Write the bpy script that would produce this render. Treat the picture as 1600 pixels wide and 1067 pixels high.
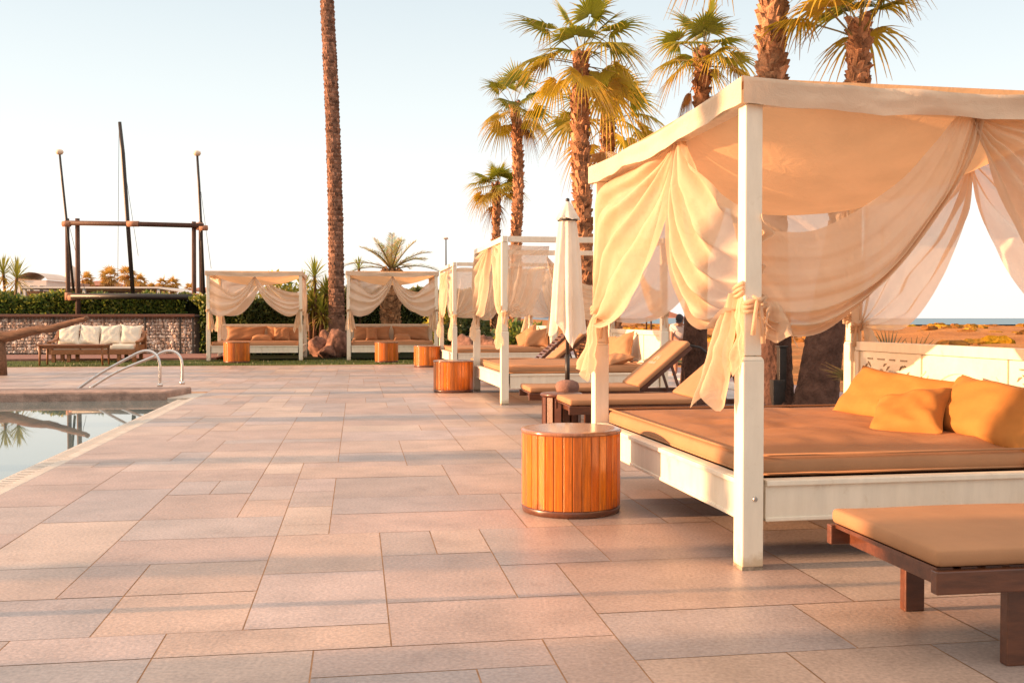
import bpy, bmesh, math, random
from mathutils import Vector, Matrix, noise
R = math.radians
S = bpy.context.scene
for _o in list(bpy.data.objects): bpy.data.objects.remove(_o)
COL = S.collection

# ------------------------------------------------------------------ camera
F = 1555.0; HEYE = 1.2; PITCH = math.atan(36.5 / F)
cam_d = bpy.data.cameras.new('camera'); cam = bpy.data.objects.new('camera', cam_d); COL.objects.link(cam)
cam.location = (0, 0, HEYE); cam.rotation_euler = (math.pi / 2 - PITCH, 0, 0)
cam_d.sensor_width = 36.0; cam_d.lens = 36.0 * F / 1600.0
cam_d.clip_start = 0.05; cam_d.clip_end = 20000
S.camera = cam

# ------------------------------------------------------------------ light
SUN_EL = R(9.5); SUN_AZ = math.atan2(-0.992, -0.123)       # from +Y towards +X
sun_dir = Vector((math.sin(SUN_AZ) * math.cos(SUN_EL), math.cos(SUN_AZ) * math.cos(SUN_EL), math.sin(SUN_EL)))
sd = bpy.data.lights.new('sun', 'SUN'); sd.energy = 4.1; sd.angle = R(0.55); sd.color = (1.0, 0.55, 0.29)
so = bpy.data.objects.new('sun', sd); COL.objects.link(so)
so.rotation_euler = sun_dir.to_track_quat('Z', 'Y').to_euler()
W = bpy.data.worlds.new('World'); S.world = W; W.use_nodes = True
wn = W.node_tree; wn.nodes.clear()
w_out = wn.nodes.new('ShaderNodeOutputWorld'); w_bg = wn.nodes.new('ShaderNodeBackground')
w_sky = wn.nodes.new('ShaderNodeTexSky'); w_sky.sky_type = 'NISHITA'; w_sky.sun_disc = False
w_sky.sun_elevation = SUN_EL; w_sky.sun_rotation = SUN_AZ % (2 * math.pi)
w_sky.air_density = 1.0; w_sky.dust_density = 2.0; w_sky.ozone_density = 1.0
w_tc = wn.nodes.new('ShaderNodeTexCoord'); w_sep = wn.nodes.new('ShaderNodeSeparateXYZ')
w_ramp = wn.nodes.new('ShaderNodeValToRGB'); w_mix = wn.nodes.new('ShaderNodeMix'); w_mix.data_type = 'RGBA'
wn.links.new(w_tc.outputs['Generated'], w_sep.inputs[0]); wn.links.new(w_sep.outputs['Z'], w_ramp.inputs[0])
er = w_ramp.color_ramp
SKY_K = 10.0
for p, c in ((0.0, (0.46, 0.425, 0.40)), (0.07, (0.43, 0.41, 0.39)), (0.18, (0.365, 0.378, 0.37)), (0.32, (0.285, 0.315, 0.325)), (0.55, (0.52, 0.46, 0.41)), (1.0, (0.62, 0.50, 0.41))):
    if p in (0.0, 1.0): e = er.elements[0 if p == 0 else -1]
    else: e = er.elements.new(p)
    e.color = (c[0], c[1], c[2], 1)
w_mul = wn.nodes.new('ShaderNodeMix'); w_mul.data_type = 'RGBA'; w_mul.blend_type = 'MULTIPLY'; w_mul.inputs[0].default_value = 1
wn.links.new(w_ramp.outputs[0], w_mul.inputs[6]); w_mul.inputs[7].default_value = (SKY_K, SKY_K, SKY_K, 1)
w_mix.inputs[0].default_value = 0.82
wn.links.new(w_sky.outputs[0], w_mix.inputs[6]); wn.links.new(w_mul.outputs[2], w_mix.inputs[7])
wn.links.new(w_mix.outputs[2], w_bg.inputs[0]); w_bg.inputs[1].default_value = 0.1
wn.links.new(w_bg.outputs[0], w_out.inputs[0])
S.view_settings.view_transform = 'Standard'; S.view_settings.look = 'None'
S.view_settings.exposure = 1.55; S.view_settings.gamma = 1.0; S.view_settings.use_curve_mapping = False
S.cycles.max_bounces = 8; S.cycles.transparent_max_bounces = 16

# ------------------------------------------------------------------ frames and projection
_cp, _sp = math.cos(PITCH), math.sin(PITCH)
def ray(px, py):
    xc, yc = (px - 800) / F, (533.5 - py) / F
    return Vector((xc, _cp + yc * _sp, -_sp + yc * _cp))
def G(px, py, z=0.0):
    d = ray(px, py); k = (z - HEYE) / d.z
    return Vector((0, 0, HEYE)) + d * k
def AT(px, py, Y):
    d = ray(px, py); return Vector((0, 0, HEYE)) + d * (Y / d.y)
TH = math.atan2(0.1538, 0.988)
U = Vector((-math.sin(TH), math.cos(TH), 0)); V = Vector((math.cos(TH), math.sin(TH), 0))
def vu(v, u, z=0.0): return V * v + U * u + Vector((0, 0, z))

# ------------------------------------------------------------------ mesh helpers
class MB:
    def __init__(s): s.v = []; s.f = []; s.c = []; s.cur = None
    def add(s, verts, faces, col=None):
        b = len(s.v); s.v += [tuple(p) for p in verts]
        s.f += [tuple(i + b for i in f) for f in faces]
        s.c += [col if col is not None else s.cur] * len(faces)
    def box(s, c, size, rz=0.0, M=None, col=None):
        hx, hy, hz = size[0] / 2, size[1] / 2, size[2] / 2
        pts = [Vector((x, y, z)) for z in (-hz, hz) for y in (-hy, hy) for x in (-hx, hx)]
        m = M if M is not None else Matrix.Rotation(rz, 3, 'Z')
        pts = [m @ p + Vector(c) for p in pts]
        s.add(pts, [(0, 2, 3, 1), (4, 5, 7, 6), (0, 1, 5, 4), (2, 6, 7, 3), (0, 4, 6, 2), (1, 3, 7, 5)], col)
    def bar(s, a, b, w, h, col=None, up=(0, 0, 1)):
        a, b = Vector(a), Vector(b); d = b - a; L = d.length; d.normalize()
        u = Vector(up)
        if abs(d.dot(u)) > 0.98: u = Vector((0, 1, 0))
        x = d.cross(u).normalized(); z = x.cross(d).normalized()
        M = Matrix((x, d, z)).transposed()
        s.box((a + b) / 2, (w, L, h), M=M, col=col)
    def tube(s, pts, rad, n=8, cap=True, col=None):
        pts = [Vector(p) for p in pts]; N = len(pts)
        if not hasattr(rad, '__len__'): rad = [rad] * N
        ref = None; rings = []; vs = []
        for i, p in enumerate(pts):
            t = (pts[min(i + 1, N - 1)] - pts[max(i - 1, 0)]).normalized()
            if ref is None: ref = t.orthogonal().normalized()
            x = (ref - t * ref.dot(t)).normalized(); y = t.cross(x); ref = x
            for k in range(n):
                a = 2 * math.pi * k / n; vs.append(p + (x * math.cos(a) + y * math.sin(a)) * rad[i])
        fs = []
        for i in range(N - 1):
            for k in range(n):
                k2 = (k + 1) % n
                fs.append((i * n + k, i * n + k2, (i + 1) * n + k2, (i + 1) * n + k))
        if cap:
            fs.append(tuple(reversed(range(n)))); fs.append(tuple((N - 1) * n + k for k in range(n)))
        s.add(vs, fs, col)
    def lathe(s, prof, c=(0, 0, 0), n=24, col=None):
        vs = []; fs = []; c = Vector(c)
        for (r, z) in prof:
            for k in range(n):
                a = 2 * math.pi * k / n; vs.append(c + Vector((r * math.cos(a), r * math.sin(a), z)))
        for i in range(len(prof) - 1):
            for k in range(n):
                k2 = (k + 1) % n; fs.append((i * n + k, i * n + k2, (i + 1) * n + k2, (i + 1) * n + k))
        if prof[0][0] > 1e-4: fs.append(tuple(reversed(range(n))))
        if prof[-1][0] > 1e-4: fs.append(tuple((len(prof) - 1) * n + k for k in range(n)))
        s.add(vs, fs, col)
    def grid(s, fn, nu, nv, col=None):
        vs = [fn(i / nu, j / nv) for i in range(nu + 1) for j in range(nv + 1)]
        fs = [(i * (nv + 1) + j, (i + 1) * (nv + 1) + j, (i + 1) * (nv + 1) + j + 1, i * (nv + 1) + j + 1) for i in range(nu) for j in range(nv)]
        s.add(vs, fs, col)
    def rbox(s, c, size, r, nx=8, ny=8, nz=2, fn=None, M=None, col=None):
        """box with rounded edges and a fine grid so that it can be wrinkled by fn(p)->dz"""
        h = [size[0] / 2, size[1] / 2, size[2] / 2]; c = Vector(c)
        def axis(hh, n):
            rr = min(r, hh * 0.98)
            a = [-hh, -hh + rr * 0.35, -hh + rr]
            b = [-hh + rr + (2 * hh - 2 * rr) * i / n for i in range(1, n)] if hh > rr * 1.02 else []
            return a + b + [hh - rr, hh - rr * 0.35, hh]
        ax = [axis(h[0], nx), axis(h[1], ny), axis(h[2], nz)]
        vs = []; idx = {}; fs = []
        def vert(i, j, k):
            key = (i, j, k)
            if key in idx: return idx[key]
            p = Vector((ax[0][i], ax[1][j], ax[2][k]))
            q = Vector([max(-(h[m] - min(r, h[m] * .98)), min(h[m] - min(r, h[m] * .98), p[m])) for m in range(3)])
            d = p - q
            if d.length > 1e-6:
                p = Vector([q[m] + d.normalized()[m] * min(r, h[m] * .98) for m in range(3)])
            if fn: p = fn(p, h)
            if M is not None: p = M @ p
            idx[key] = len(vs); vs.append(p + c); return idx[key]
        n = [len(a) - 1 for a in ax]
        for i in range(n[0]):
            for j in range(n[1]):
                fs.append((vert(i, j, n[2]), vert(i + 1, j, n[2]), vert(i + 1, j + 1, n[2]), vert(i, j + 1, n[2])))
                fs.append((vert(i, j, 0), vert(i, j + 1, 0), vert(i + 1, j + 1, 0), vert(i + 1, j, 0)))
        for i in range(n[0]):
            for k in range(n[2]):
                fs.append((vert(i, 0, k), vert(i + 1, 0, k), vert(i + 1, 0, k + 1), vert(i, 0, k + 1)))
                fs.append((vert(i, n[1], k), vert(i, n[1], k + 1), vert(i + 1, n[1], k + 1), vert(i + 1, n[1], k)))
        for j in range(n[1]):
            for k in range(n[2]):
                fs.append((vert(0, j, k), vert(0, j, k + 1), vert(0, j + 1, k + 1), vert(0, j + 1, k)))
                fs.append((vert(n[0], j, k), vert(n[0], j + 1, k), vert(n[0], j + 1, k + 1), vert(n[0], j, k + 1)))
        s.add(vs, fs, col)
    def build(s, name, mat, parent=None, smooth=False, bevel=0.0, loc=None, rz=None):
        me = bpy.data.meshes.new(name); me.from_pydata(s.v, [], s.f); me.update()
        if any(c is not None for c in s.c):
            at = me.attributes.new('tint', 'FLOAT_COLOR', 'FACE')
            buf = []
            for c in s.c: buf += list(c if c is not None else (1, 1, 1)) + [1.0]
            at.data.foreach_set('color', buf)
        if smooth: me.polygons.foreach_set('use_smooth', [True] * len(me.polygons))
        me.materials.append(mat)
        o = bpy.data.objects.new(name, me); COL.objects.link(o)
        if parent is not None: o.parent = parent
        if loc is not None: o.location = loc
        if rz is not None: o.rotation_euler = (0, 0, rz)
        if bevel:
            b = o.modifiers.new('bevel', 'BEVEL'); b.width = bevel; b.segments = 2; b.limit_method = 'ANGLE'; b.angle_limit = R(40)
        return o
def tag(o, label, cat, group=None, kind=None):
    o['label'] = label; o['category'] = cat
    if group: o['group'] = group
    if kind: o['kind'] = kind
    return o
def thing(name, label, cat, loc=(0, 0, 0), rz=0.0, group=None, scale=1.0):
    o = bpy.data.objects.new(name, None); COL.objects.link(o); o.empty_display_size = 0.2
    o.location = loc; o.rotation_euler = (0, 0, rz); o.scale = (scale,) * 3
    return tag(o, label, cat, group)
def setting(o, label=None, kind='structure'):
    o['kind'] = kind
    if label: o['label'] = label
    return o
def fbm(x, y=0.0, z=0.0, o=3):
    v = 0; a = 1; f = 1
    for _ in range(o):
        v += a * noise.noise((x * f, y * f, z * f)); a *= 0.5; f *= 2.03
    return v

# ------------------------------------------------------------------ materials
def _n(nt, t, **k):
    n = nt.nodes.new(t)
    for a, b in k.items(): setattr(n, a, b)
    return n
def material(name, col, rough=0.6, var=0.15, vscale=6.0, bump=0.0, bscale=40.0, spec=0.5, tint=False, stretch=None, col2=None, metal=0.0, coat=0.0, dist=0.02, fine=0.0, worn=()):
    m = bpy.data.materials.new(name); m.use_nodes = True; nt = m.node_tree; L = nt.links
    b = nt.nodes['Principled BSDF']
    b.inputs['Roughness'].default_value = rough; b.inputs['Metallic'].default_value = metal
    b.inputs['Specular IOR Level'].default_value = spec
    if coat: b.inputs['Coat Weight'].default_value = coat; b.inputs['Coat Roughness'].default_value = 0.12
    tc = _n(nt, 'ShaderNodeTexCoord'); vec = tc.outputs['Object']
    if stretch:
        mp = _n(nt, 'ShaderNodeMapping'); mp.inputs['Scale'].default_value = stretch; L.new(vec, mp.inputs[0]); vec = mp.outputs[0]
    nz = _n(nt, 'ShaderNodeTexNoise'); nz.inputs['Scale'].default_value = vscale; nz.inputs['Detail'].default_value = 6; nz.inputs['Roughness'].default_value = 0.62
    L.new(vec, nz.inputs['Vector'])
    rp = _n(nt, 'ShaderNodeValToRGB'); c2 = col2 if col2 else tuple(c * (1 - var * 1.6) for c in col)
    c1 = col if col2 else tuple(min(1, c * (1 + var)) for c in col)
    rp.color_ramp.elements[0].position = 0.32; rp.color_ramp.elements[1].position = 0.68
    rp.color_ramp.elements[0].color = (*c2, 1); rp.color_ramp.elements[1].color = (*c1, 1)
    L.new(nz.outputs['Fac'], rp.inputs[0]); cout = rp.outputs[0]
    if fine:
        n3 = _n(nt, 'ShaderNodeTexNoise'); n3.inputs['Scale'].default_value = vscale * 28; n3.inputs['Detail'].default_value = 2; L.new(vec, n3.inputs['Vector'])
        r3 = _n(nt, 'ShaderNodeValToRGB'); r3.color_ramp.elements[0].position = 0.3; r3.color_ramp.elements[1].position = 0.7
        r3.color_ramp.elements[0].color = (1 - fine,) * 3 + (1,); r3.color_ramp.elements[1].color = (1 + fine * .6,) * 3 + (1,)
        L.new(n3.outputs['Fac'], r3.inputs[0])
        mf = _n(nt, 'ShaderNodeMix', data_type='RGBA', blend_type='MULTIPLY'); mf.inputs[0].default_value = 1
        L.new(cout, mf.inputs[6]); L.new(r3.outputs[0], mf.inputs[7]); cout = mf.outputs[2]
    if tint:
        at = _n(nt, 'ShaderNodeAttribute', attribute_name='tint')
        mx = _n(nt, 'ShaderNodeMix', data_type='RGBA', blend_type='MULTIPLY'); mx.inputs[0].default_value = 1
        L.new(cout, mx.inputs[6]); L.new(at.outputs['Color'], mx.inputs[7]); cout = mx.outputs[2]
    def wear(scale, lo, hi, dark, detail=8, zlim=None):
        # stains, scuffs and chips with a shape of their own
        nonlocal cout
        nw = _n(nt, 'ShaderNodeTexNoise'); nw.inputs['Scale'].default_value = scale; nw.inputs['Detail'].default_value = detail; nw.inputs['Roughness'].default_value = 0.65
        L.new(tc.outputs['Object'], nw.inputs['Vector']); fac = nw.outputs['Fac']
        if zlim:
            sp = _n(nt, 'ShaderNodeSeparateXYZ'); L.new(tc.outputs['Object'], sp.inputs[0])
            mr = _n(nt, 'ShaderNodeMapRange'); mr.inputs[1].default_value = 0; mr.inputs[2].default_value = zlim; mr.inputs[3].default_value = 0.32; mr.inputs[4].default_value = 0
            L.new(sp.outputs['Z'], mr.inputs[0]); ad = _n(nt, 'ShaderNodeMath', operation='ADD'); L.new(fac, ad.inputs[0]); L.new(mr.outputs[0], ad.inputs[1]); fac = ad.outputs[0]
        rw = _n(nt, 'ShaderNodeValToRGB'); rw.color_ramp.elements[0].position = lo; rw.color_ramp.elements[1].position = hi
        rw.color_ramp.elements[0].color = (1, 1, 1, 1); rw.color_ramp.elements[1].color = (*dark, 1); L.new(fac, rw.inputs[0])
        mw = _n(nt, 'ShaderNodeMix', data_type='RGBA', blend_type='MULTIPLY'); mw.inputs[0].default_value = 1
        L.new(cout, mw.inputs[6]); L.new(rw.outputs[0], mw.inputs[7]); cout = mw.outputs[2]
    for w in worn: wear(*w)
    L.new(cout, b.inputs['Base Color'])
    if bump:
        n2 = _n(nt, 'ShaderNodeTexNoise'); n2.inputs['Scale'].default_value = bscale; n2.inputs['Detail'].default_value = 5; L.new(vec, n2.inputs['Vector'])
        bp = _n(nt, 'ShaderNodeBump'); bp.inputs['Strength'].default_value = bump; bp.inputs['Distance'].default_value = dist
        L.new(n2.outputs['Fac'], bp.inputs['Height']); L.new(bp.outputs[0], b.inputs['Normal'])
    return m
def thin(name, col, trans=0.4, clear=0.0, tint=False, weave=0.0, var=0.1, vscale=3.0, rough=0.9):
    """thin cloth or leaf: diffuse + light shining through + a little open weave"""
    m = bpy.data.materials.new(name); m.use_nodes = True; nt = m.node_tree; L = nt.links; nt.nodes.clear()
    out = _n(nt, 'ShaderNodeOutputMaterial'); tc = _n(nt, 'ShaderNodeTexCoord')
    nz = _n(nt, 'ShaderNodeTexNoise'); nz.inputs['Scale'].default_value = vscale; nz.inputs['Detail'].default_value = 4
    L.new(tc.outputs['Object'], nz.inputs['Vector'])
    rp = _n(nt, 'ShaderNodeValToRGB'); rp.color_ramp.elements[0].position = 0.3; rp.color_ramp.elements[1].position = 0.7
    rp.color_ramp.elements[0].color = (*[c * (1 - var) for c in col], 1); rp.color_ramp.elements[1].color = (*[min(1, c * (1 + var * .5)) for c in col], 1)
    L.new(nz.outputs['Fac'], rp.inputs[0]); cout = rp.outputs[0]
    if tint:
        at = _n(nt, 'ShaderNodeAttribute', attribute_name='tint')
        mx = _n(nt, 'ShaderNodeMix', data_type='RGBA', blend_type='MULTIPLY'); mx.inputs[0].default_value = 1
        L.new(cout, mx.inputs[6]); L.new(at.outputs['Color'], mx.inputs[7]); cout = mx.outputs[2]
    df = _n(nt, 'ShaderNodeBsdfDiffuse'); tr = _n(nt, 'ShaderNodeBsdfTranslucent'); m1 = _n(nt, 'ShaderNodeMixShader')
    L.new(cout, df.inputs[0]); L.new(cout, tr.inputs[0]); m1.inputs[0].default_value = trans
    L.new(df.outputs[0], m1.inputs[1]); L.new(tr.outputs[0], m1.inputs[2])
    if weave:
        n4 = _n(nt, 'ShaderNodeTexNoise'); n4.inputs['Scale'].default_value = 11; n4.inputs['Detail'].default_value = 5; n4.inputs['Distortion'].default_value = 1.2; L.new(tc.outputs['Object'], n4.inputs['Vector'])
        b4 = _n(nt, 'ShaderNodeBump'); b4.inputs['Strength'].default_value = 0.35; b4.inputs['Distance'].default_value = 0.02; L.new(n4.outputs['Fac'], b4.inputs['Height']); L.new(b4.outputs[0], tr.inputs['Normal'])
        n2 = _n(nt, 'ShaderNodeTexNoise'); n2.inputs['Scale'].default_value = 160; n2.inputs['Detail'].default_value = 3
        L.new(tc.outputs['Object'], n2.inputs['Vector'])
        bp = _n(nt, 'ShaderNodeBump'); bp.inputs['Strength'].default_value = weave; bp.inputs['Distance'].default_value = 0.004
        L.new(n2.outputs['Fac'], bp.inputs['Height']); L.new(b4.outputs[0], bp.inputs['Normal']); L.new(bp.outputs[0], df.inputs['Normal'])
    fin = m1.outputs[0]
    if clear:
        tp = _n(nt, 'ShaderNodeBsdfTransparent'); m2 = _n(nt, 'ShaderNodeMixShader'); m2.inputs[0].default_value = clear
        L.new(fin, m2.inputs[1]); L.new(tp.outputs[0], m2.inputs[2]); fin = m2.outputs[0]
    elif not tint or True:
        gl = _n(nt, 'ShaderNodeBsdfGlossy'); gl.inputs['Roughness'].default_value = 0.45
        if rough < 0.8:
            m2 = _n(nt, 'ShaderNodeMixShader'); m2.inputs[0].default_value = 0.06
            L.new(fin, m2.inputs[1]); L.new(gl.outputs[0], m2.inputs[2]); fin = m2.outputs[0]
    L.new(fin, out.inputs[0]); return m

M = dict(
    tile=material('deck_stone', (0.43, 0.345, 0.30), 0.42, 0.15, 2.2, 0.35, 55, 0.5, tint=True, fine=0.22, dist=0.006, worn=((0.55, .46, .66, (.86, .85, .86)), (3.5, .60, .72, (.84, .80, .78)), (26, .70, .76, (.62, .55, .5)))),
    grout=material('grout', (0.46, 0.25, 0.13), 0.9, 0.2, 8),
    paint=material('white_paint', (0.80, 0.72, 0.58), 0.45, 0.05, 5, 0.15, 30, 0.4, dist=0.004, stretch=(3, 3, 0.6), worn=((7, .60, .80, (.74, .66, .56), 8, .16), (30, .70, .75, (.62, .54, .44)), (2.2, .5, .75, (.93, .90, .86)))),
    carve=material('carved_white_paint', (0.80, 0.73, 0.58), 0.5, 0.05, 9, 0.2, 40, 0.4),
    scuff_and_gap=material('scuffed_foot_and_gap', (0.10, 0.07, 0.045), 0.9, 0.3, 20, col2=(0.45, 0.36, 0.26)),
    bolt=material('bolt_head', (0.45, 0.42, 0.38), 0.4, 0.1, 8, metal=0.6),
    curtain=thin('curtain_cloth', (0.80, 0.62, 0.44), 0.48, 0.13, weave=0.25),
    sheer=thin('sheer_curtain_cloth', (0.76, 0.62, 0.47), 0.45, 0.22, weave=0.2),
    canopy=thin('canopy_cloth', (0.76, 0.46, 0.245), 0.5, 0.0, weave=0.2),
    pale=thin('pale_curtain_cloth', (0.82, 0.70, 0.57), 0.45, 0.08, weave=0.2),
    valance=thin('valance_cloth', (0.74, 0.58, 0.43), 0.2, 0.0, weave=0.4),
    parasol=thin('parasol_cloth', (0.90, 0.83, 0.72), 0.3, 0.0, weave=0.3),
    mattress=material('brown_cushion_cloth', (0.39, 0.20, 0.10), 0.75, 0.07, 3, 0.2, 180, 0.25, dist=0.003),
    pillow=material('sunlit_pillow_cloth', (0.40, 0.175, 0.045), 0.8, 0.07, 4, 0.2, 200, 0.2, dist=0.003),  # sun's orange put into the colour of the brown cushion cloth
    white_cushion=material('white_cushion_cloth', (0.74, 0.67, 0.56), 0.85, 0.05, 5, 0.15, 120, 0.2),
    stave=material('varnished_stave', (0.55, 0.138, 0.003), 0.3, 0.25, 5, 0.12, 30, 0.4, tint=True, stretch=(14, 14, 0.9), coat=0.5, dist=0.003, fine=.25, worn=((9, .62, .85, (.42, .34, .3), 8, .10), (5, .56, .74, (.72, .62, .55)))),
    drum_top=material('varnished_top', (0.30, 0.12, 0.05), 0.22, 0.25, 6, 0.1, 30, 0.6, stretch=(2, 14, 2), coat=0.5, dist=0.002),
    dark_wood=material('dark_red_wood', (0.115, 0.038, 0.017), 0.35, 0.22, 6, 0.15, 25, 0.5, stretch=(1.2, 6, 6), coat=0.25, dist=0.004),
    old_wood=material('weathered_wood', (0.20, 0.10, 0.055), 0.7, 0.3, 4, 0.5, 18, 0.3, stretch=(1, 9, 9), dist=0.02),
    teak=material('teak_wood', (0.26, 0.105, 0.04), 0.5, 0.25, 6, 0.2, 30, 0.4, stretch=(2, 10, 10)),
    black_metal=material('dark_metal', (0.03, 0.024, 0.02), 0.45, 0.2, 9, 0.1, 60, 0.5),
    pole_wood=material('dark_pole_wood', (0.09, 0.045, 0.03), 0.65, 0.3, 5, 0.3, 20, 0.3, stretch=(6, 6, 0.8)),
    rope=material('pale_rope', (0.42, 0.22, 0.14), 0.85, 0.2, 20, 0.5, 60, 0.2),
    globe=material('pale_globe', (0.75, 0.62, 0.48), 0.4, 0.05, 5),
    steel=material('brushed_steel', (0.62, 0.60, 0.58), 0.22, 0.06, 12, metal=1.0),
    concrete=material('stone_base', (0.24, 0.13, 0.10), 0.85, 0.2, 9, 0.4, 40, 0.3),
    coping=material('pool_coping', (0.36, 0.24, 0.19), 0.7, 0.25, 6, 0.5, 45, 0.4, fine=0.3),
    rim=material('pool_rim', (0.55, 0.48, 0.40), 0.5, 0.12, 5, 0.2, 40, 0.4),
    grille=material('gutter_grille', (0.62, 0.55, 0.47), 0.5, 0.06, 6),
    basin=material('pool_basin', (0.30, 0.38, 0.36), 0.6, 0.12, 3),
    lawn=material('lawn', (0.12, 0.15, 0.03), 0.9, 0.4, 14, 0.9, 120, 0.2, col2=(0.045, 0.07, 0.012), dist=0.03),
    sand=material('sand', (0.52, 0.22, 0.065), 0.95, 0.3, 0.35, 0.5, 3, 0.1, col2=(0.34, 0.13, 0.04), fine=0.3, dist=0.1),
    path=material('promenade', (0.36, 0.25, 0.25), 0.8, 0.12, 2, 0.2, 50, 0.3),
    kerb=material('pale_kerb', (0.62, 0.56, 0.50), 0.75, 0.1, 4, 0.2, 40, 0.3),
    terrace=material('terrace_boards', (0.26, 0.13, 0.10), 0.75, 0.2, 3, 0.3, 20, 0.3, stretch=(1, 12, 1)),
    rock=material('boulder_rock', (0.27, 0.145, 0.105), 0.9, 0.4, 3.5, 0.9, 9, 0.2, fine=0.25, dist=0.05),
    gabion=material('gabion_stone', (0.86, 0.73, 0.66), 0.85, 0.2, 8, 0.3, 30, 0.3, tint=True),
    wall_back=material('gabion_gap', (0.28, 0.18, 0.14), 0.95, 0.2, 4),
    bark=material('palm_bark', (0.33, 0.185, 0.105), 0.9, 0.4, 7, 0.8, 30, 0.2, tint=True, dist=0.03),
    ring_bark=material('ringed_palm_bark', (0.25, 0.14, 0.095), 0.9, 0.35, 5, 0.9, 16, 0.2, tint=True, dist=0.04),
    fibre=material('palm_fibre_bark', (0.11, 0.058, 0.042), 0.95, 0.35, 6, 0.9, 26, 0.15, dist=0.03, tint=True),
    fan=thin('fan_palm_leaf', (1, 1, 1), 0.48, 0.0, tint=True, rough=0.5, var=0.2, vscale=2),
    leaf=thin('shrub_leaf', (1, 1, 1), 0.35, 0.0, tint=True, rough=0.5, var=0.2, vscale=2),
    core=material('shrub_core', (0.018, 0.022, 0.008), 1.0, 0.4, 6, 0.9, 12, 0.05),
    scrub=material('dune_scrub', (0.40, 0.21, 0.05), 0.95, 0.3, 3, 0.8, 8, 0.05, tint=True, dist=0.1),
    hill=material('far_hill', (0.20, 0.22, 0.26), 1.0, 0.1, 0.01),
    plaster=material('pale_plaster', (0.68, 0.55, 0.46), 0.8, 0.06, 1.0, 0.1, 20),
    pink=material('pink_plaster', (0.45, 0.25, 0.17), 0.8, 0.1, 0.8),
    rooftile=material('terracotta_roof', (0.35, 0.13, 0.07), 0.8, 0.2, 2.5, 0.3, 14),
    pane=material('window_glass', (0.05, 0.06, 0.07), 0.08, 0.1, 2, spec=0.6),
    white_roof=material('white_roof', (0.72, 0.66, 0.60), 0.6, 0.05, 1.0),
    awning=material('brown_awning', (0.22, 0.12, 0.085), 0.8, 0.15, 2),
    skin=material('skin', (0.36, 0.17, 0.10), 0.55, 0.08, 10),
    shirt=material('white_shirt', (0.60, 0.52, 0.50), 0.85, 0.06, 6),
    shorts=material('pink_shorts', (0.42, 0.24, 0.22), 0.85, 0.1, 8),
    cap=material('dark_cap', (0.03, 0.025, 0.03), 0.8, 0.1, 8),
    logo=material('pale_print', (0.62, 0.46, 0.36), 0.85, 0.05, 6),
    hose=material('black_hose', (0.025, 0.02, 0.02), 0.5, 0.1, 8),
)
# water
def water(name, base, rough, bscale, bstr):
    m = material(name, base, rough, 0.05, 0.3, bstr, bscale, 0.5, dist=0.02); b = m.node_tree.nodes['Principled BSDF']
    b.inputs['IOR'].default_value = 1.33; return m
M['water'] = water('pool_water', (0.15, 0.20, 0.20), 0.015, 1.6, 0.012)
M['water'].node_tree.nodes['Principled BSDF'].inputs['IOR'].default_value = 1.5
M['sea'] = water('sea_water', (0.07, 0.15, 0.20), 0.35, 0.15, 0.5)
#PART2
# ------------------------------------------------------------------ ground, deck, pool, lawn, path, sea
g = MB(); g.grid(lambda a, b: Vector(((a - .5) * 9000, -300 + b * 8700, -0.12)), 6, 6); setting(g.build('ground', M['sand']))
POOL_V, POOL_U = -2.4, 15.6; DECK_R, DECK_F = 6.2, 25.95
gr = MB()
gr.add([vu(POOL_V, -4, -.0022), vu(DECK_R, -4, -.0022), vu(DECK_R, DECK_F, -.0022), vu(POOL_V, DECK_F, -.0022)], [(0, 1, 2, 3)])
gr.add([vu(-30, POOL_U + .95, -.0022), vu(POOL_V, POOL_U + .95, -.0022), vu(POOL_V, DECK_F, -.0022), vu(-30, DECK_F, -.0022)], [(0, 1, 2, 3)])
gr.add([vu(-30, -4, -.0022), vu(-12.5, -4, -.0022), vu(-12.5, POOL_U + .95, -.0022), vu(-30, POOL_U + .95, -.0022)], [(0, 1, 2, 3)])
setting(gr.build('deck_joints', M['grout']))
rnd = random.Random(5)
UNIT = 0.28; nv0 = int(-30 / UNIT); nv1 = int(round((DECK_R - POOL_V) / UNIT)); nu0 = int(-2 / UNIT); nu1 = int((DECK_F) / UNIT)
occ = set(); tiles = MB()
def free(i, j):
    if (i, j) in occ or j >= nu1 or i >= nv1: return False
    v = POOL_V + i * UNIT
    if -12.78 < v < POOL_V - 1e-6 and j * UNIT < POOL_U + .94: return False
    return True
SIZES = [((2, 2), 3), ((3, 2), 6), ((2, 3), 5), ((3, 3), 3), ((4, 2), 2), ((2, 1), 2), ((1, 2), 2), ((3, 1), 1.2), ((1, 1), .7), ((4, 3), 1.5), ((2, 4), 1)]
PAL = [(1.0, .97, .96), (1.10, 1.0, .91), (.92, .94, .98), (1.02, .90, .86), (.84, .86, .92), (1.16, 1.10, 1.0), (.98, .86, .80), (1.06, 1.02, 1.05), (.80, .77, .76), (1.1, .95, .82)]
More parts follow.
